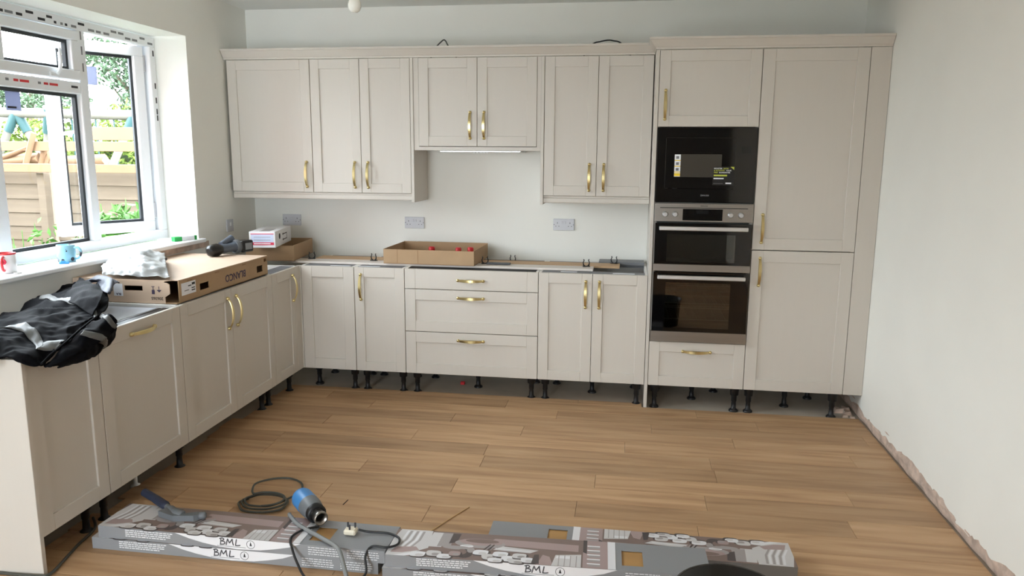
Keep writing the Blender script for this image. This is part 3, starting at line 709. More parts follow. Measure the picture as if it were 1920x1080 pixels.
for y, z, l_, h_ in ((-1.255, .918, .032, .006), (-1.255, .93, .032, .005), (-1.285, .945, .03, .005), (-1.25, .948, .028, .012), (-1.32, .925, .04, .003)): bx('label_text', (cx1+.0008, y, z), (cx1+.0014, y+l_, z+h_), 'inkdark', sl)
text_part('lettering', '206365', .022, 'inkdark', fw_, (-.158, cy0-.0006, .899), (-1, 0, 0), (0, 0, -1))
bx('label', (-.395, cy0-.0008, .905), (-.345, cy0+.0001, .968), 'paper', fw_); text_part('lettering', 'BLA', .016, 'ink', fw_, (-.368, cy0-.0014, .915), (-1, 0, 0), (0, 0, -1), bold=True)
ip = MB(); ip.box((-.185, cy0-.0008, .920), (-.170, cy0+.0001, .942)).box((-.179, cy0-.0008, .942), (-.176, cy0+.0001, .958)).box((-.186, cy0-.0008, .957), (-.169, cy0+.0001, .960))
ip.prism([(-.158, .942), (-.132, .942), (-.145, .930)], lambda a, c, d: (a, cy0+d, c), -.0008, .0001).box((-.147, cy0-.0008, .942), (-.144, cy0+.0001, .960)); ip.build('symbol_print', 'ink', fw_)
# crumpled cloth helper
def cr(p0, p1, p2, p3, t_): return .5*((2*p1)+(p2-p0)*t_+(2*p0-5*p1+4*p2-p3)*t_*t_+(3*p1-p0-3*p2+p3)*t_**3)
def surf(net):
    R = [[Vector(p) for p in r] for r in net]; nr, nc = len(R), len(R[0])
    def ev1(row, u):
        i = min(int(u), len(row)-2); f = u-i
        return cr(row[max(i-1, 0)], row[i], row[i+1], row[min(i+2, len(row)-1)], f)
    def ev(u, v): return ev1([ev1(r, max(0, min(u, nc-1))) for r in R], max(0, min(v, nr-1)))
    return ev, nc-1, nr-1
def wrinkled(net, nu, nv, amp, freq, off=0., seed=0, ridge=True, keep=0.):
    ev, U, V_ = surf(net); vs = []
    def pt(u, v):
        p = ev(u, v); e = .02; a = ev(min(u+e, U), v)-ev(max(u-e, 0), v); b_ = ev(u, min(v+e, V_))-ev(u, max(v-e, 0)); nn = a.cross(b_)
        nn = nn.normalized() if nn.length > 1e-9 else Vector((0, 0, 1))
        if nn.z < 0: nn = -nn
        q = Vector((p.x*freq, p.y*freq*1.0, p.z*freq+seed))
        d = noise.noise(q); d = (1-2*abs(d)) if ridge else d
        d += .5*noise.noise(q*2.3)+.35*noise.noise(q*4.7)
        return p+nn*(amp*d+off)
    for j in range(nv+1):
        for i in range(nu+1): vs.append(pt(U*i/nu, V_*j/nv))
    fs = [(j*(nu+1)+i, j*(nu+1)+i+1, (j+1)*(nu+1)+i+1, (j+1)*(nu+1)+i) for j in range(nv) for i in range(nu)]
    return vs, fs, pt
def cloth(name, net, m, parent, nu, nv, amp, freq, seed=0, thick=.006, off=0.):
    vs, fs, pt = wrinkled(net, nu, nv, amp, freq, off, seed)
    o = MB().add(vs, fs, True).build(name, m, parent, fix=False)
    # face upward
    me = o.data; me.update()
    if sum(p.normal.z for p in me.polygons) < 0: me.flip_normals()
    md = o.modifiers.new('thickness', 'SOLIDIFY'); md.thickness = thick; md.offset = -1
    return o, pt
BAG = [
 [(-.600,-.994,.993),(-.600,-.908,.993),(-.595,-.818,.993),(-.580,-.738,.993),(-.468,-.824,.993)],
 [(-.562,-1.228,1.010),(-.600,-1.053,1.055),(-.522,-1.073,1.055),(-.460,-.978,1.060),(-.426,-.905,1.030)],
 [(-.487,-1.343,1.012),(-.476,-1.251,1.030),(-.379,-1.257,1.045),(-.357,-1.167,1.050),(-.268,-1.141,1.020)],
 [(-.468,-1.372,1.004),(-.428,-1.328,1.015),(-.331,-1.342,1.020),(-.242,-1.354,1.030),(-.169,-1.282,1.010)],
 [(-.451,-1.386,.993),(-.381,-1.386,.993),(-.290,-1.386,.993),(-.212,-1.386,.993),(-.094,-1.372,.993)]]
for r in BAG: r[:] = [(x, y, z+(.014 if z > .995 else .008)) for x, y, z in r]
o, _ = cloth('plastic_bag', BAG, 'poly', None, 44, 40, .016, 13, 4, .0015)
tag(o, 'crumpled white plastic bag lying on the near end of the sink carton', 'bag')
# jacket
BODY = [
 [(-.448,-2.219,.900),(-.509,-1.990,.910),(-.530,-1.845,.920),(-.559,-1.696,.940),(-.585,-1.541,.950),(-.595,-1.430,.955),(-.440,-1.430,.970)],
 [(-.203,-2.472,.920),(-.326,-2.190,.925),(-.309,-2.082,.940),(-.309,-1.962,.945),(-.309,-1.832,.955),(-.279,-1.750,.970),(-.160,-1.754,.965)],
 [(-.124,-2.557,.910),(-.186,-2.345,.920),(-.148,-2.243,.925),(-.132,-2.148,.930),(-.141,-2.015,.930),(-.114,-1.935,.935),(-.056,-1.945,.930)],
 [(-.078,-2.607,.895),(-.122,-2.419,.900),(-.052,-2.350,.900),(-.034,-2.280,.900),(-.028,-2.183,.905),(-.034,-2.101,.910),(-.044,-2.024,.915)],
 [(-.094,-2.595,.860),(-.085,-2.464,.875),(.000,-2.474,.870),(.020,-2.413,.833),(.020,-2.344,.851),(.020,-2.246,.883),(.010,-2.139,.916)]]
FRONT = [
 [(-.071,-1.926,.930),(.012,-2.135,.918),(.024,-2.229,.894),(.026,-2.308,.863),(.025,-2.383,.821)],
 [(.035,-2.013,.948),(.060,-2.128,.907),(.070,-2.216,.876),(.065,-2.296,.849),(.040,-2.372,.823)],
 [(.045,-1.997,.913),(.060,-2.052,.859),(.060,-2.126,.817),(.055,-2.211,.809),(.040,-2.327,.810)],
 [(-.004,-1.925,.874),(.006,-2.001,.810),(.006,-2.074,.785),(.006,-2.161,.781),(.012,-2.300,.792)]]
COLLAR = [
 [(-.558,-1.422,.990),(-.364,-1.590,1.000),(-.198,-1.735,.995)],
 [(-.411,-1.661,.990),(-.202,-1.845,1.000),(-.086,-1.898,.990)],
 [(-.373,-1.780,.955),(-.177,-1.932,.965),(-.062,-1.996,.945)]]
LINING = [
 [(-.590,-1.430,.965),(-.510,-1.430,.990),(-.430,-1.430,1.010),(-.293,-1.486,.990)],
 [(-.445,-1.455,.980),(-.326,-1.549,1.010),(-.276,-1.569,1.020),(-.241,-1.598,1.000)],
 [(-.238,-1.687,.985),(-.164,-1.756,.990),(-.153,-1.754,.990),(-.184,-1.705,.975)]]
t = thing('work_jacket', 'black work jacket with grey reflective bands thrown over the near cabinets', 'jacket', (-.25, -2.0, Z1))
jb, ptb = cloth('body', BODY, 'jacket', t, 110, 76, .018, 7, 1, .008)
jf, ptf = cloth('sleeve', FRONT, 'jacket', t, 50, 34, .012, 9, 6, .006)
jc, ptc = cloth('collar', COLLAR, 'jacket', t, 28, 22, .010, 9, 9, .006)
jl, ptl = cloth('lining', LINING, 'jacketlining', t, 30, 22, .006, 11, 12, .005)
def band(name, pt, line, hw, parent, m='reflective', off=.0035, n=10, wn=4):
    L_ = smooth([(u, v, 0) for u, v in line], n); vs = []
    for i, p in enumerate(L_):
        d = (L_[min(i+1, len(L_)-1)]-L_[max(i-1, 0)]); nx = Vector((-d.y, d.x, 0)).normalized()
        for k in range(wn+1):
            q = p+nx*hw*(2*k/wn-1); vs.append(pt(q.x, q.y)+Vector((off*.5, -off*.5, off)))
    fs = [(i*(wn+1)+k, i*(wn+1)+k+1, (i+1)*(wn+1)+k+1, (i+1)*(wn+1)+k) for i in range(len(L_)-1) for k in range(wn)]
    o = MB().add(vs, fs, True).build(name, m, parent, fix=False)
    if sum(p.normal.z for p in o.data.polygons) < 0: o.data.flip_normals()
    md = o.modifiers.new('thickness', 'SOLIDIFY'); md.thickness = .003; md.offset = -1
    return o
band('reflective_band', ptb, [(3.0, .25), (3.7, .75), (4.5, 1.35), (5.2, 1.95), (5.9, 2.6)], .14, jb)
band('reflective_band', ptb, [(0, 1.2), (1, 1.35), (1.8, 1.85), (2.3, 2.7), (2.55, 3.2)], .20, jb)
band('reflective_band', ptb, [(2.5, 3.1), (3.3, 3.3), (4, 3.55), (4.55, 3.9)], .17, jb)
band('reflective_band', ptf, [(1.5, .35), (1.35, 1.2), (1.35, 2.0), (1.5, 2.9)], .17, jf)
band('reflective_band', ptf, [(.15, .2), (.3, 1.0), (.45, 2.0)], .12, jf)
zp = [ptb(6-.01, 2.4), ptb(5.5, 3.5), ptb(5, 3.98), ptb(4.5, 3.98), ptb(4, 3.98), ptb(3.5, 3.98), ptb(3.05, 3.98)]
MB().tube(smooth([p+Vector((.006, -.006, .006)) for p in zp], 4), .0045, 6).build('zip', 'jacket', t)
# drill on the carton
t = thing('cordless_drill', 'blue-grey cordless drill with black battery lying on the sink carton', 'drill', (-.30, -.40, .992), math.radians(70))
a0 = Vector((-.150, 0, .036)); a1 = Vector((.09, .0, .044))
MB().lathe([(.016, -.02), (.033, -.012), (.038, .02), (.040, .045), (.034, .065), (.030, .075)], a0, 18, a1-a0).build('chuck', 'black', t)
MB().lathe([(.028, .07), (.030, .09), (.027, .13), (.030, .17), (.038, .185)], a0, 18, a1-a0).build('motor_housing', 'toolslate', t)
MB().tube([(-.060, .015, .060), (-.01, .030, .076), (.045, .035, .092)], [.020, .018, .024], 12).build('grip', 'toolslate', t)
MB().lathe([(.040, .180), (.045, .19), (.045, .205), (.040, .212)], a0, 18, a1-a0).build('collar', 'toolgrey', t)
MB().box((.060, -.040, .004), (.155, .045, .078), .008).build('battery', 'black', t)
MB().box((.085, -.0412, .020), (.140, -.0398, .062)).build('battery_label', 'boxgrey', t)
# mugs and bits on the sill
SZ = 1.0615
def mug(name, label, x, y, r, h, m, hm, hdir, rim=None):
    t = thing(name, label, 'mug', (x, y, SZ))
    MB().lathe([(r*.9, SZ), (r, SZ+.004), (r, SZ+h), (r-.004, SZ+h), (r-.005, SZ+.008), (.001, SZ+.008)], (x, y, 0), 28).build('cup', m, t)
    if rim:
        MB().lathe([(r+.0006, SZ+h-.006), (r+.0006, SZ+h+.0006), (r-.0046, SZ+h+.0006), (r-.0056, SZ+.03)], (x, y, 0), 28).build('rim', rim, t)
    d = Vector((math.cos(hdir), math.sin(hdir), 0)); c = Vector((x, y, SZ))
    MB().tube(smooth([c+d*(r-.003)+Vector((0, 0, h*.84)), c+d*(r+.022)+Vector((0, 0, h*.82)), c+d*(r+.034)+Vector((0, 0, h*.55)), c+d*(r+.022)+Vector((0, 0, h*.24)), c+d*(r-.003)+Vector((0, 0, h*.16))]), .006, 8).build('handle', hm, t)
    return t
mug('mug', 'pale blue mug with dark patches standing on the window sill', -.700, -1.325, .043, .088, 'mugblue', 'mugblue', .15)
mg = mug('mug', 'white mug with red rim and red handle at the near end of the sill', -.715, -1.700, .043, .092, 'mugwhite', 'red', -1.05, 'red')
MB().lathe([(.0135, 0), (.0135, .002), (.008, .002), (.008, 0)], (-.695, -1.738, SZ+.055), 16, (.5, -1, 0)).build('round_print', 'redlabel', mg)
t = thing('blue_clip', 'small bright blue plastic clip in front of the pale blue mug', 'clip', (-.655, -1.40, SZ), .5)
MB().box((-.022, -.010, 0), (.022, .010, .009), .002).build('body', 'skyblue', t); MB().box((-.016, -.007, .009), (.006, .007, .015), .002).build('tab', 'skyblue', t)
tag(MB().lathe([(.014, 0), (.017, 0), (.017, .006), (.014, .006), (.014, 0)], (-.640, -1.72, SZ), 20).build('metal_ring', 'alu'), 'small silver ring on the sill in front of the white mug', 'ring')
t = thing('small_carton', 'small green and white carton at the far end of the window sill', 'box', (-.655, -.335, SZ), math.radians(66))
MB().box((-.075, -.018, 0), (-.022, .018, .028), .001).build('green_end', 'green', t); MB().box((-.0215, -.018, 0), (.068, .018, .028), .001).build('sleeve', 'boxwhite', t); MB().box((.0685, -.018, 0), (.085, .018, .028), .001).build('green_end', 'green', t)

# ------------------------------------------------------------------ flooring cartons
def carton(label, loc, rz, H=.050, Lg=1.235, Wd=.205, group=None, window=True):
    """flooring carton: local x along its length, front face at y=0, art on the top"""
    t = thing('flooring_carton', label, 'box', loc, rz)
    T = .003; wx0, wx1, wy0, wy1 = Lg*.735, Lg*.80, Wd*.18, Wd*.72
    b = MB(); b.mi = 0
    b.box((0, 0, 0), (Lg, Wd, T)).box((0, 0, T), (Lg, T, H-T)).box((0, Wd-T, T), (Lg, Wd, H-T)).box((0, T, T), (T, Wd-T, H-T)).box((Lg-T, T, T), (Lg, Wd-T, H-T))
    for lo, hi in (((0, 0), (wx0, Wd)), ((wx1, 0), (Lg, Wd)), ((wx0, 0), (wx1, wy0)), ((wx0, wy1), (wx1, Wd))): b.box((*lo, H-T), (*hi, H))
    b.build('carton', 'boxgrey', t)
    MB().box((T+.001, T+.001, T+.0005), (Lg-T-.001, Wd-T-.001, H-T-.002)).build('flooring_pack', 'oakinside', t)
    p = MB(); h = H+.0003
    layer = [0]
    names = ['pr_brown', 'pr_dark', 'pr_mid', 'pr_light', 'pr_white', 'pr_rose', 'boxgrey']
    def poly(mi, pts):
        p.mi = mi; layer[0] += 1; z = h+layer[0]*.000012
        p.add([(a*Lg, c*Wd, z) for a, c in pts], [tuple(range(len(pts)))])
    def oval(mi, cx, cy, rx, ry, tilt=0., n_=16, pw=1.0):
        pts = []
        for k in range(n_):
            a = 2*PI*k/n_; ca, sa = math.cos(a), math.sin(a); ca = math.copysign(abs(ca)**pw, ca); sa = math.copysign(abs(sa)**pw, sa)
            pts.append((cx+rx*ca+tilt*sa*ry*.2, cy+ry*sa))
        poly(mi, pts)
    def pillow(cx, cy, rx, ry, mi=4, tilt=0.):
        oval(1, cx+.004, cy-.03, rx*1.05, ry*1.05, tilt, 14, .6); oval(mi, cx, cy, rx*.93, ry*.92, tilt, 14, .6); oval(3 if mi == 4 else 2, cx+rx*.25, cy-ry*.3, rx*.5, ry*.45, tilt, 10, .8)
    poly(0, [(.0, .0), (.66, .0), (.66, 1), (.0, 1)])                   # floor of the pictured room
    poly(5, [(.30, .62), (.60, .55), (.60, .80), (.33, .85)])
    poly(3, [(0, 0), (.05, 0), (.125, .34), (.118, 1), (.012, 1), (0, .6)])          # sofa arm with a throw
    for k in range(6): poly((4, 2)[k % 2], [(.010+.011*k, .30), (.017+.011*k, .30), (.036+.011*k, .60), (.042+.0105*k, .95), (.034+.0105*k, .95), (.028+.011*k, .60)])
    poly(5, [(.012, .10), (.05, .12), (.10, .24), (.085, .36), (.02, .31)]); poly(4, [(.02, .0), (.10, .20), (.135, .17), (.06, 0)])
    poly(3, [(.115, .40), (.165, .40), (.16, .95), (.122, .95)]); poly(2, [(.150, .42), (.195, .45), (.190, .95), (.155, .95)]); poly(1, [(.185, .55), (.21, .62), (.215, .95), (.188, .95)])
    oval(2, .285, .62, .082, .17, n_=22); oval(5, .287, .68, .070, .13, n_=22); oval(0, .29, .72, .055, .08, n_=18)
    oval(4, .245, .50, .022, .05); oval(3, .247, .53, .016, .035); oval(2, .215, .42, .045, .07)
    oval(1, .245, .22, .026, .16); oval(0, .235, .28, .016, .10); oval(2, .262, .36, .012, .10)
    for cx, cy, rx, ry, mi, tl_ in ((.10, .10, .026, .10, 4, .1), (.15, .16, .026, .11, 3, -.1), (.185, .08, .024, .09, 4, .1), (.215, .20, .020, .09, 5, 0), (.295, .30, .026, .10, 4, .15), (.325, .16, .026, .11, 3, -.15), (.358, .28, .026, .10, 4, .1), (.388, .14, .027, .11, 4, 0), (.418, .26, .024, .10, 3, .1), (.345, .06, .024, .08, 4, 0), (.41, .06, .024, .08, 3, 0), (.445, .13, .022, .10, 4, -.1)): pillow(cx, cy, rx, ry, mi, tl_)
    poly(3, [(.33, .42), (.45, .38), (.475, .50), (.36, .57)]); poly(4, [(.335, .47), (.45, .43), (.452, .45), (.34, .49)])
    for k in range(4): poly((1, 2)[k % 2], [(.300+.007*k, .40), (.305+.007*k, .40), (.322+.006*k, .60), (.318+.006*k, .62)])
    poly(5, [(.475, 0), (.525, 0), (.512, .30), (.49, .36)]); poly(1, [(.458, .05), (.482, .02), (.478, .36), (.464, .34)])
    poly(3, [(.52, 0), (.61, 0), (.61, .45), (.53, .38)]); poly(4, [(.53, .27), (.575, .27), (.575, .37), (.535, .36)])
    for k in range(4): poly(2, [(.540+.018*k, .0), (.5425+.018*k, .0), (.5425+.018*k, .40), (.540+.018*k, .39)])
    poly(5, [(.615, 0), (.70, 0), (.70, 1), (.615, 1)]); poly(1, [(.615, .55), (.627, .5), (.627, 1), (.615, 1)])
    for k in range(5): poly(2, [(.628, .06+.16*k), (.668, .06+.16*k), (.668, .15+.16*k), (.640, .16+.16*k)]); poly(4, [(.628, .13+.16*k), (.668, .13+.16*k), (.668, .17+.16*k), (.628, .17+.16*k)])
    poly(4, [(.692, 0), (.716, 0), (.716, 1), (.692, 1)])
    p.build('printed_picture', names, t, at=(0, 0, 0), fix=False)
    # printed front face: two text blocks and the white swoosh with the maker's letters
    q = MB(); sw_ = [(.28, H), (.33, H*.62), (.38, H*.35), (.44, H*.14), (.50, H*.05), (.58, H*.14), (.63, H*.35), (.68, H*.62), (.72, H)]
    q.prism([(a*Lg, c) for a, c in sw_], lambda a, c, d: (a, d, c), -.0005, .0001); q.build('white_panel', 'boxwhite', t)
    lt = MB(); lx, lz = .440*Lg, H*.36
    def stroke(pts, wv=.0050):
        P_ = smooth([(a, 0, c) for a, c in pts], 5)
        for p_, q_ in zip(P_, P_[1:]):
            d_ = q_-p_; n_ = Vector((-d_.z, 0, d_.x)).normalized()*wv/2; e_ = d_.normalized()*wv*.25
            lt.add([(lx+v_.x, -.0011, lz+v_.z) for v_ in (p_-n_-e_, p_+n_-e_, q_+n_+e_, q_-n_+e_)], [(0, 1, 2, 3)])
    stroke([(.003, .000), (.006, .027)]); stroke([(.000, .025), (.012, .028), (.018, .022), (.007, .015)]); stroke([(.007, .015), (.021, .012), (.019, .003), (.001, .000)])
    stroke([(.027, .000), (.031, .014), (.035, .026)]); stroke([(.035, .026), (.040, .014), (.043, .010)]); stroke([(.043, .010), (.050, .020), (.055, .027)]); stroke([(.055, .027), (.056, .012), (.059, .001)])
    stroke([(.073, .027), (.070, .012), (.068, .002)]); stroke([(.067, .001), (.078, .001), (.088, .003)])
    lt.build('lettering', 'boxdark', t, fix=False)
    bx2 = MB(); bx2.box((.43*Lg, -.0010, H*.22), (.53*Lg, -.0004, H*.26)); bx2.build('text_line', 'boxgrey', t)
    ring = [(.018*math.cos(2*PI*k/20), .018*math.sin(2*PI*k/20)) for k in range(20)]
    rg = MB(); c0 = (.548*Lg, H*.56)
    for k in range(20):
        a, c = ring[k], ring[(k+1) % 20]
        rg.add([(c0[0]+a[0], -.001, c0[1]+a[1]), (c0[0]+c[0], -.001, c0[1]+c[1]), (c0[0]+c[0]*.9, -.001, c0[1]+c[1]*.9), (c0[0]+a[0]*.9, -.001, c0[1]+a[1]*.9)], [(0, 1, 2, 3)])
    rg.prism([(c0[0]-.005, c0[1]-.006), (c0[0]+.005, c0[1]-.006), (c0[0]+.003, c0[1]+.002), (c0[0], c0[1]+.012), (c0[0]-.003, c0[1]+.002)], lambda a, c, d: (a, d, c), -.001, .0)
    rg.build('emblem', 'inkdark', t, fix=False)
    tl = MB(); rn_ = random.Random(2)
    for k in range(4):
        x = .10*Lg
        while x < (.262-.02*(k == 3))*Lg: wv = rn_.uniform(.006, .02); tl.box((x, -.0010, H*(.78-.17*k)), (x+wv, -.0002, H*(.84-.17*k)+.001)); x += wv+.003
        for xs in (.745, .875):
            x = xs*Lg
            while x < (xs+.10)*Lg: wv = rn_.uniform(.005, .018); tl.box((x, -.0010, H*(.78-.19*k)), (x+wv, -.0002, H*(.84-.19*k))); x += wv+.003
    tl.build('small_print', 'boxwhite', t)['kind'] = 'stuff'
    return t
CH = .050
carton('grey picture-printed flooring carton at the bottom of the left stack', (.013, -2.212, .0005), -.002)
carton('grey picture-printed flooring carton on top of the left stack, under the heat gun', (.043, -2.208, CH+.002), -.010)
carton('grey picture-printed flooring carton at the bottom of the right stack', (1.275, -2.245, .0005), .022)
carton('grey picture-printed flooring carton on top of the right stack', (1.285, -2.238, CH+.002), .034)
carton('single flat flooring carton with a cut-out window lying behind the right stack', (2.868, -1.795, .0005), PI+.004, Wd=.19)
# heat gun with its cable
t = thing('heat_gun', 'blue heat gun with grey collar and steel nozzle lying on the left cartons', 'heat gun', (.86, -1.95, .105))
A = Vector((.815, -1.935, .158)); B = Vector((.985, -2.105, .146)); ax = (B-A).normalized()
MB().lathe([(.030, -.012), (.042, -.006), (.046, .006), (.046, .020), (.047, .06), (.046, .085)], A, 24, ax).build('motor_housing', 'toolblue', t)
MB().lathe([(.047, .083), (.046, .11), (.042, .135), (.038, .150), (.034, .155)], A, 24, ax).build('collar', 'toolgrey', t)
MB().lathe([(.040, .145), (.040, .170), (.032, .172)], A, 24, ax).build('heat_shield', 'legblack', t)
MB().lathe([(.026, .165), (.026, .195), (.029, .200), (.029, .215), (.024, .216), (.024, .17)], A, 20, ax).build('nozzle', 'steel', t)
MB().tube([A+ax*.03, A+Vector((.01, .055, -.05)), A+Vector((-.01, .115, -.115))], [.030, .026, .024], 12).build('grip', 'toolblue', t)
MB().tube(smooth([(.955, -2.085, .112), (.90, -2.12, .110), (.88, -2.19, .110), (.905, -2.235, .090), (.935, -2.262, .050), (.99, -2.30, .008), (1.09, -2.33, .006), (1.17, -2.30, .006), (1.215, -2.265, .03), (1.205, -2.235, .085), (1.22, -2.20, .1085), (1.28, -2.20, .110), (1.315, -2.17, .110), (1.305, -2.12, .110), (1.25, -2.09, .110), (1.17, -2.095, .112), (1.13, -2.10, .120)]), .0048, 8).build('mains_cable', 'cableblack', t)
pg = MB().box((1.075, -2.130, .1045), (1.125, -2.085, .128), .006).build('plug', 'plugcream', t)
for x, y in ((1.100, -2.120), (1.085, -2.098), (1.115, -2.098)): bx('pin', (x-.003, y-.003, .1275), (x+.003, y+.003, .148), 'socketdark', pg)
# coiled cable
pts = []
rn = random.Random(8)
for k in range(3*12+1):
    a = 2*PI*k/12+2.6; R1 = .115-.012*(k//12)+rn.uniform(-.006, .006)
    pts.append((.53+R1*1.0*math.cos(a), -1.735+R1*.78*math.sin(a)+.006*(k//12), .008+.008*(k/12)))
big = [(.43, -1.64, .034), (.405, -1.55, .022), (.45, -1.465, .010), (.53, -1.445, .009), (.61, -1.49, .009), (.645, -1.58, .009), (.625, -1.68, .016), (.60, -1.77, .03), (.56, -1.815, .04)]
b = MB().tube(smooth(pts+big, 4), .0052, 8)
tag(b.build('coiled_cable', 'cable'), 'coil of dark grey cable on the floor behind the left cartons', 'cable')
b = MB().tube(smooth([(.74, -1.90, .03), (.765, -1.955, .085), (.80, -2.02, .1135), (.87, -2.09, .1135), (1.00, -2.175, .1140), (1.09, -2.235, .112), (1.14, -2.30, .085), (1.20, -2.40, .035), (1.26, -2.52, .012), (1.30, -2.65, .010)]), .0085, 10)
tag(b.build('grey_cable', 'greyhose'), 'thick grey cable running over the front edge of the left cartons', 'cable')
b = MB().tube(smooth([(-.60, -2.66, .006), (-.40, -2.52, .006), (-.235, -2.455, .006), (-.15, -2.452, .007), (-.03, -2.455, .012), (.0, -2.43, .012), (-.035, -2.30, .006), (-.06, -2.20, .006), (-.085, -2.07, .006), (-.16, -1.98, .006)]), .006, 8)
tag(b.build('floor_cable', 'cable'), 'grey cable on the floor running around the pale end panel', 'cable')
# hand tool on the left cartons
t = thing('hand_tool', 'hand tool with dark blue rubber grip and grey metal head on the left cartons', 'tool', (.25, -2.02, .105))
MB().tube(smooth([(.085, -1.955, .135), (.15, -1.985, .128), (.215, -2.02, .122), (.245, -2.035, .120)]), [.018]*8+[.019]*8+[.016]*2+[.013], 12).build('grip', 'navy', t)
MB().tube(smooth([(.235, -2.03, .120), (.28, -2.06, .122), (.32, -2.09, .124), (.36, -2.105, .122)]), [.012]*6+[.016]*6+[.020]*6+[.014], 12).build('shaft', 'toolgrey', t)
MB().prism([(.245, -2.10), (.33, -2.13), (.415, -2.115), (.435, -2.09), (.42, -2.075), (.37, -2.10), (.31, -2.095), (.26, -2.065)], lambda a, c, d: (a, c, d), .1045, .130).build('head', 'toolgrey', t)
MB().lathe([(.013, 0), (.016, .006), (.016, .022), (.010, .028)], (.425, -2.088, .118), 14, (1, .25, 0)).build('tip', 'toolgrey', t)
tag(MB().box((1.02, .30, -.0095), (1.05, .325, .012), .003).build('plastic_spacer', 'red'), 'small red plastic spacer on the concrete under the drawer cabinet', 'spacer')
# black bucket at the bottom edge, straw sliver
t = thing('rubbish_bucket', 'round black tub standing on the floor in front of the right cartons', 'bucket', (2.53, -2.60, .0))
prof = [(.135, .001), (.150, .004), (.168, .245), (.178, .25), (.178, .262), (.165, .262), (.147, .010), (.001, .010)]
MB().lathe(prof, (2.53, -2.562, 0), 36).build('tub', 'black_bag', t)
tag(MB().tube([(1.297, -1.975, .004), (1.36, -1.86, .004), (1.43, -1.70, .003), (1.482, -1.593, .0025)], .0022, 6).build('wood_sliver', 'straw'), 'thin pale sliver of wood lying on the floorboards', 'offcut')
tag(MB().tube([(.893, -1.665, .002), (.898, -1.615, .002)], .0018, 6).build('screw', 'inkdark'), 'tiny dark screw lying alone on the floorboards', 'screw')

# ------------------------------------------------------------------ garden seen through the window
struct(bx('ground', (-30, -20, -.45), (XO-.01, 30, -.25), 'grass'))
FY = 1.50
t = thing('garden_fence', 'weathered overlapping board fence outside the window', 'fence', (-3.5, FY, -.25))
bm_ = {}
def fboard(L_):
    if L_ not in bm_:
        # each board leans outward at its lower edge over the board below
        bm_[L_] = MB().add([(0, 0, 0), (L_, 0, 0), (L_, .010, 0), (0, .010, 0), (0, .012, .150), (L_, .012, .150), (L_, .020, .150), (0, .020, .150)], [(0, 3, 2, 1), (4, 5, 6, 7), (0, 1, 5, 4), (1, 2, 6, 5), (2, 3, 7, 6), (3, 0, 4, 7)]).mesh('fence_board', 'fencewood')
    return bm_[L_]
rn = random.Random(4)
for x0 in (-6.68, -4.88, -3.08, -1.28):
    for k in range(13): inst('fence_board', fboard(1.76), (x0+.02, FY, -.22+.128*k), t, (0, rn.uniform(-.004, .004), 0))
for x in (-6.70, -4.90, -3.115, -1.31): bx('fence_post', (x-.036, FY-.09, -.25), (x+.036, FY-.015, 1.425), 'fencewood', t)
t = thing('timber_frame', 'new pale timber garden frame with crossed beams behind the fence', 'frame', (-3.2, 1.9, -.25))
bx('beam', (-5.2, 1.36, 1.432), (-1.4, 1.405, 1.508), 'newwood', t, .003)
bx('beam', (-5.2, 2.18, 1.620), (-2.3, 2.225, 1.715), 'newwood', t, .003)
bx('beam', (-3.62, 2.60, 1.735), (-2.3, 2.65, 1.87), 'newwood', t, .003)
def strut(a, c, wv, m): return MB().tube([a, c], wv*.72, 4).build('strut', m, t)
strut((-4.20, 2.20, 1.545), (-3.84, 2.20, 1.67), .045, 'newwood'); strut((-3.93, 2.16, 1.40), (-3.77, 2.16, 1.80), .05, 'newwood'); strut((-3.83, 2.24, 1.40), (-3.70, 2.24, 1.72), .05, 'newwood')
strut((-4.35, 2.24, 1.50), (-3.80, 2.24, 1.54), .09, 'newwood'); strut((-3.70, 2.30, 1.50), (-3.1, 2.30, 1.53), .09, 'newwood')
for x in (-5.1, -3.75, -2.45): bx('upright', (x-.04, 2.24, -.25), (x+.04, 2.32, 1.62), 'newwood', t, .003)
t = thing('swing_set', 'wooden swing set with round top beam and teal brackets beyond the fence', 'swing', (-5, 4, -.25))
MB().tube([(-7.5, 4, 2.13), (-3.2, 4, 2.045)], .062, 12).build('top_beam', 'oldwood', t)
for x, z in ((-5.55, 2.10), (-3.92, 2.055)):
    for d in (-1, 1):
        a = Vector((x, 4, z)); e = Vector((x+d*1.05, 4+.35*d, -.25)); u_ = (e-a).normalized()
        MB().tube([a, e], .046, 10).build('leg', 'oldwood', t); MB().tube([a-u_*.02, a+u_*.27], .056, 10).build('bracket', 'teal', t)
a = Vector((-5.08, 4, 2.12)); e = Vector((-5.5, 4.3, 1.0)); u_ = (e-a).normalized()
MB().tube([a, e], .05, 10).build('leg', 'oldwood', t); MB().tube([a-u_*.02, a+u_*.30], .064, 10).build('bracket', 'teal', t)
for x in (-4.78, -4.45, -4.2): MB().tube([(x, 4, 2.07), (x+.02, 4, 1.2)], .010, 6).build('rope', 'teal', t)
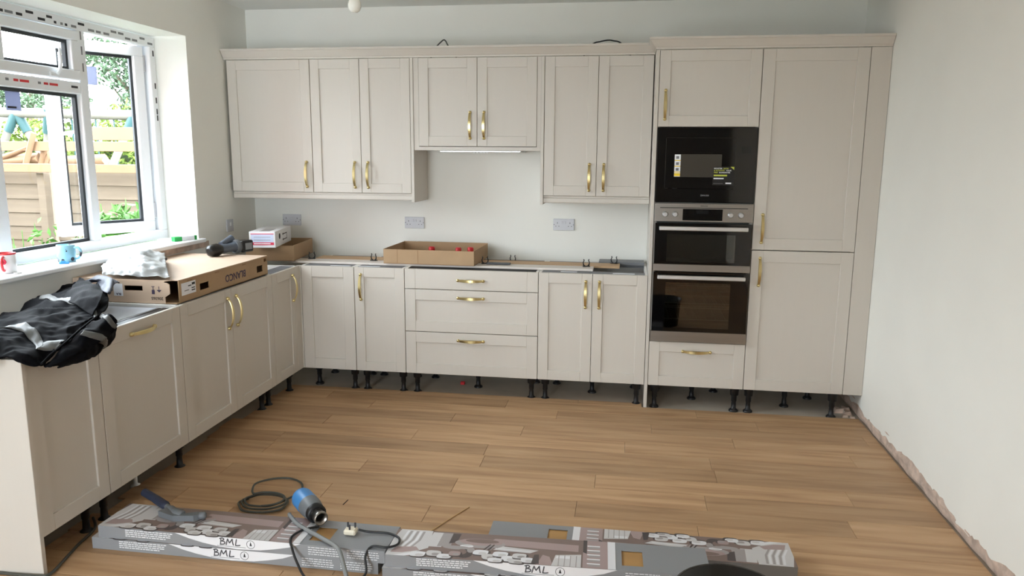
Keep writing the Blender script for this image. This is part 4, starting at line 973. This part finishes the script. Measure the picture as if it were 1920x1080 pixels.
def leaves(name, m, parent, centers, count, size, seed):
    rn_ = random.Random(seed); b = MB(); tot = sum(c[3]*c[4]*c[5] for c in centers)
    for (cx, cy, cz, rx, ry, rz) in centers:
        for k in range(max(20, int(count*rx*ry*rz/tot))):
            while True:
                d = Vector((rn_.uniform(-1, 1), rn_.uniform(-1, 1), rn_.uniform(-1, 1)))
                if .15 < d.length < 1: break
            p = Vector((cx+d.x*rx, cy+d.y*ry, cz+d.z*rz)); s_ = size*rn_.uniform(.6, 1.3)
            e1 = Vector((rn_.gauss(0, 1), rn_.gauss(0, 1), rn_.gauss(0, 1))).normalized(); e2 = e1.cross(Vector((rn_.gauss(0, 1), rn_.gauss(0, 1), rn_.gauss(0, 1)))).normalized(); e3 = e1.cross(e2)*.15
            b.add([p-e1*s_, p+e2*s_*.45+e3*s_, p+e1*s_, p-e2*s_*.45+e3*s_], [(0, 1, 2), (0, 2, 3)])
    o = b.build(name, m, parent, fix=False); o['kind'] = 'stuff'
    return o
t = thing('hedge', 'tall sunlit yellow-green hedge far behind the swing set', 'hedge', (-6.5, 6.6, -.25))
leaves('foliage', 'leaf_hedge', t, [(-10.5+.9*k, 6.6+.2*(k % 2), 1.15, .75, .5, 1.12+.08*(k % 3)) for k in range(9)], 26000, .06, 1)
MB().box((-10.8, 6.75, -.25), (-3.2, 6.9, 1.75)).build('dark_core', 'leaf_dark', t)  # solid dark box filling the hedge inside its leaves
t = thing('garden_tree', 'tall loose grey-green tree beyond the hedge', 'tree', (-7.2, 9.3, -.25))
MB().tube([(-7.0, 9.3, -.25), (-7.05, 9.3, 1.6), (-7.2, 9.3, 3.6), (-7.1, 9.2, 5.2)], [.16, .13, .09, .03], 10).build('trunk', 'bark', t)
for e in ((-8.4, 9.2, 3.5), (-7.9, 8.9, 4.3), (-6.2, 9.3, 4.0), (-8.0, 9.3, 2.9), (-6.4, 9.4, 3.0)): MB().tube([(-7.1, 9.3, 2.2), ((-7.1+e[0])/2, 9.2, e[2]-.5), e], [.06, .04, .012], 6).build('branch', 'bark', t)
leaves('foliage', 'leaf_tree', t, [(-7.15, 9.2, 2.5, .55, .6, .55), (-7.6, 9.2, 3.1, .6, .6, .35), (-7.0, 9.2, 3.2, .5, .6, .5), (-8.2, 9.1, 3.5, .7, .5, .25), (-7.3, 9.2, 3.75, .9, .6, .3), (-6.3, 9.3, 3.6, .7, .6, .7), (-7.4, 9.2, 4.5, 1.1, .8, .5)], 9000, .055, 2)
t = thing('distant_tree', 'pale airy tree far left beyond the swing set', 'tree', (-10.5, 10, -.25))
MB().tube([(-10.5, 10, -.25), (-10.5, 10, 2.0), (-10.3, 10, 3.2)], [.12, .09, .03], 8).build('trunk', 'bark', t)
leaves('foliage', 'leaf_tree', t, [(-10.8, 10, 2.75, .7, .5, .32), (-9.8, 10, 2.65, .8, .5, .22), (-11.6, 10, 2.8, .8, .5, .3)], 2200, .055, 5)
t = thing('leafy_bush', 'bright green leafy bush growing in front of the fence', 'bush', (-1.95, .9, -.25))
for k in range(7):
    x = -2.2+.1*k; MB().tube([(-1.95, .9, -.25), (x, .88, .5), (x-.05+.06*(k % 3), .82, 1.15+.05*(k % 2))], [.012, .009, .004], 6).build('stem', 'leaf_bush', t)
leaves('foliage', 'leaf_bush', t, [(-1.83, .85, .98, .32, .28, .24), (-2.15, .85, .78, .30, .28, .24), (-1.7, .85, .75, .4, .3, .3), (-1.95, .85, .3, .4, .3, .4)], 1900, .055, 3)
t = thing('low_shrub', 'wispy low shrub at the foot of the fence on the left', 'bush', (-2.6, .8, -.25))
for k in range(5): MB().tube([(-2.85, .8, -.25), (-2.95+.07*k, .8, .4), (-3.0+.09*k, .8, .85+.06*(k % 3))], [.010, .007, .003], 6).build('stem', 'leaf_bush', t)
leaves('foliage', 'leaf_bush', t, [(-2.85, .8, .68, .32, .25, .16), (-2.62, .8, .95, .10, .15, .14), (-2.85, .8, .3, .3, .3, .4)], 460, .045, 6)

# unseen hedge added beyond the left edge of the view to block low light
t = thing('added_shade_hedge', 'dark unseen hedge added left of the view to block low light', 'hedge', (-5.2, -1.4, -.25))
MB().box((-5.6, -4.0, -.25), (-5.0, 1.2, 1.55)).build('dark_core', 'leaf_dark', t)  # plain dark box as the core of this hedge
leaves('foliage', 'leaf_tree', t, [(-5.2, -3.5+.9*k, .8, .5, .7, 1.05) for k in range(5)], 5000, .08, 9)
t = thing('added_shade_house', 'unseen brick house wing added left of the view to block light', 'house', (-3.0, -7.0, -.25))  # out of view, added to keep oblique daylight off the window
MB().box((-4.8, -9.5, -.25), (-1.25, -4.6, 4.6)).build('wall', 'housebrick', t)
MB().prism([(-5.05, 4.6), (-1.0, 4.6), (-3.02, 6.2)], lambda a, c, d: (a, d, c), -9.7, -4.4).build('roof', 'bark', t)
f = MB().box((-3.6, -4.605, 2.6), (-2.4, -4.56, 3.7)).build('window', 'upvc', t); bx('pane', (-3.53, -4.558, 2.67), (-2.47, -4.553, 3.63), 'display', f)
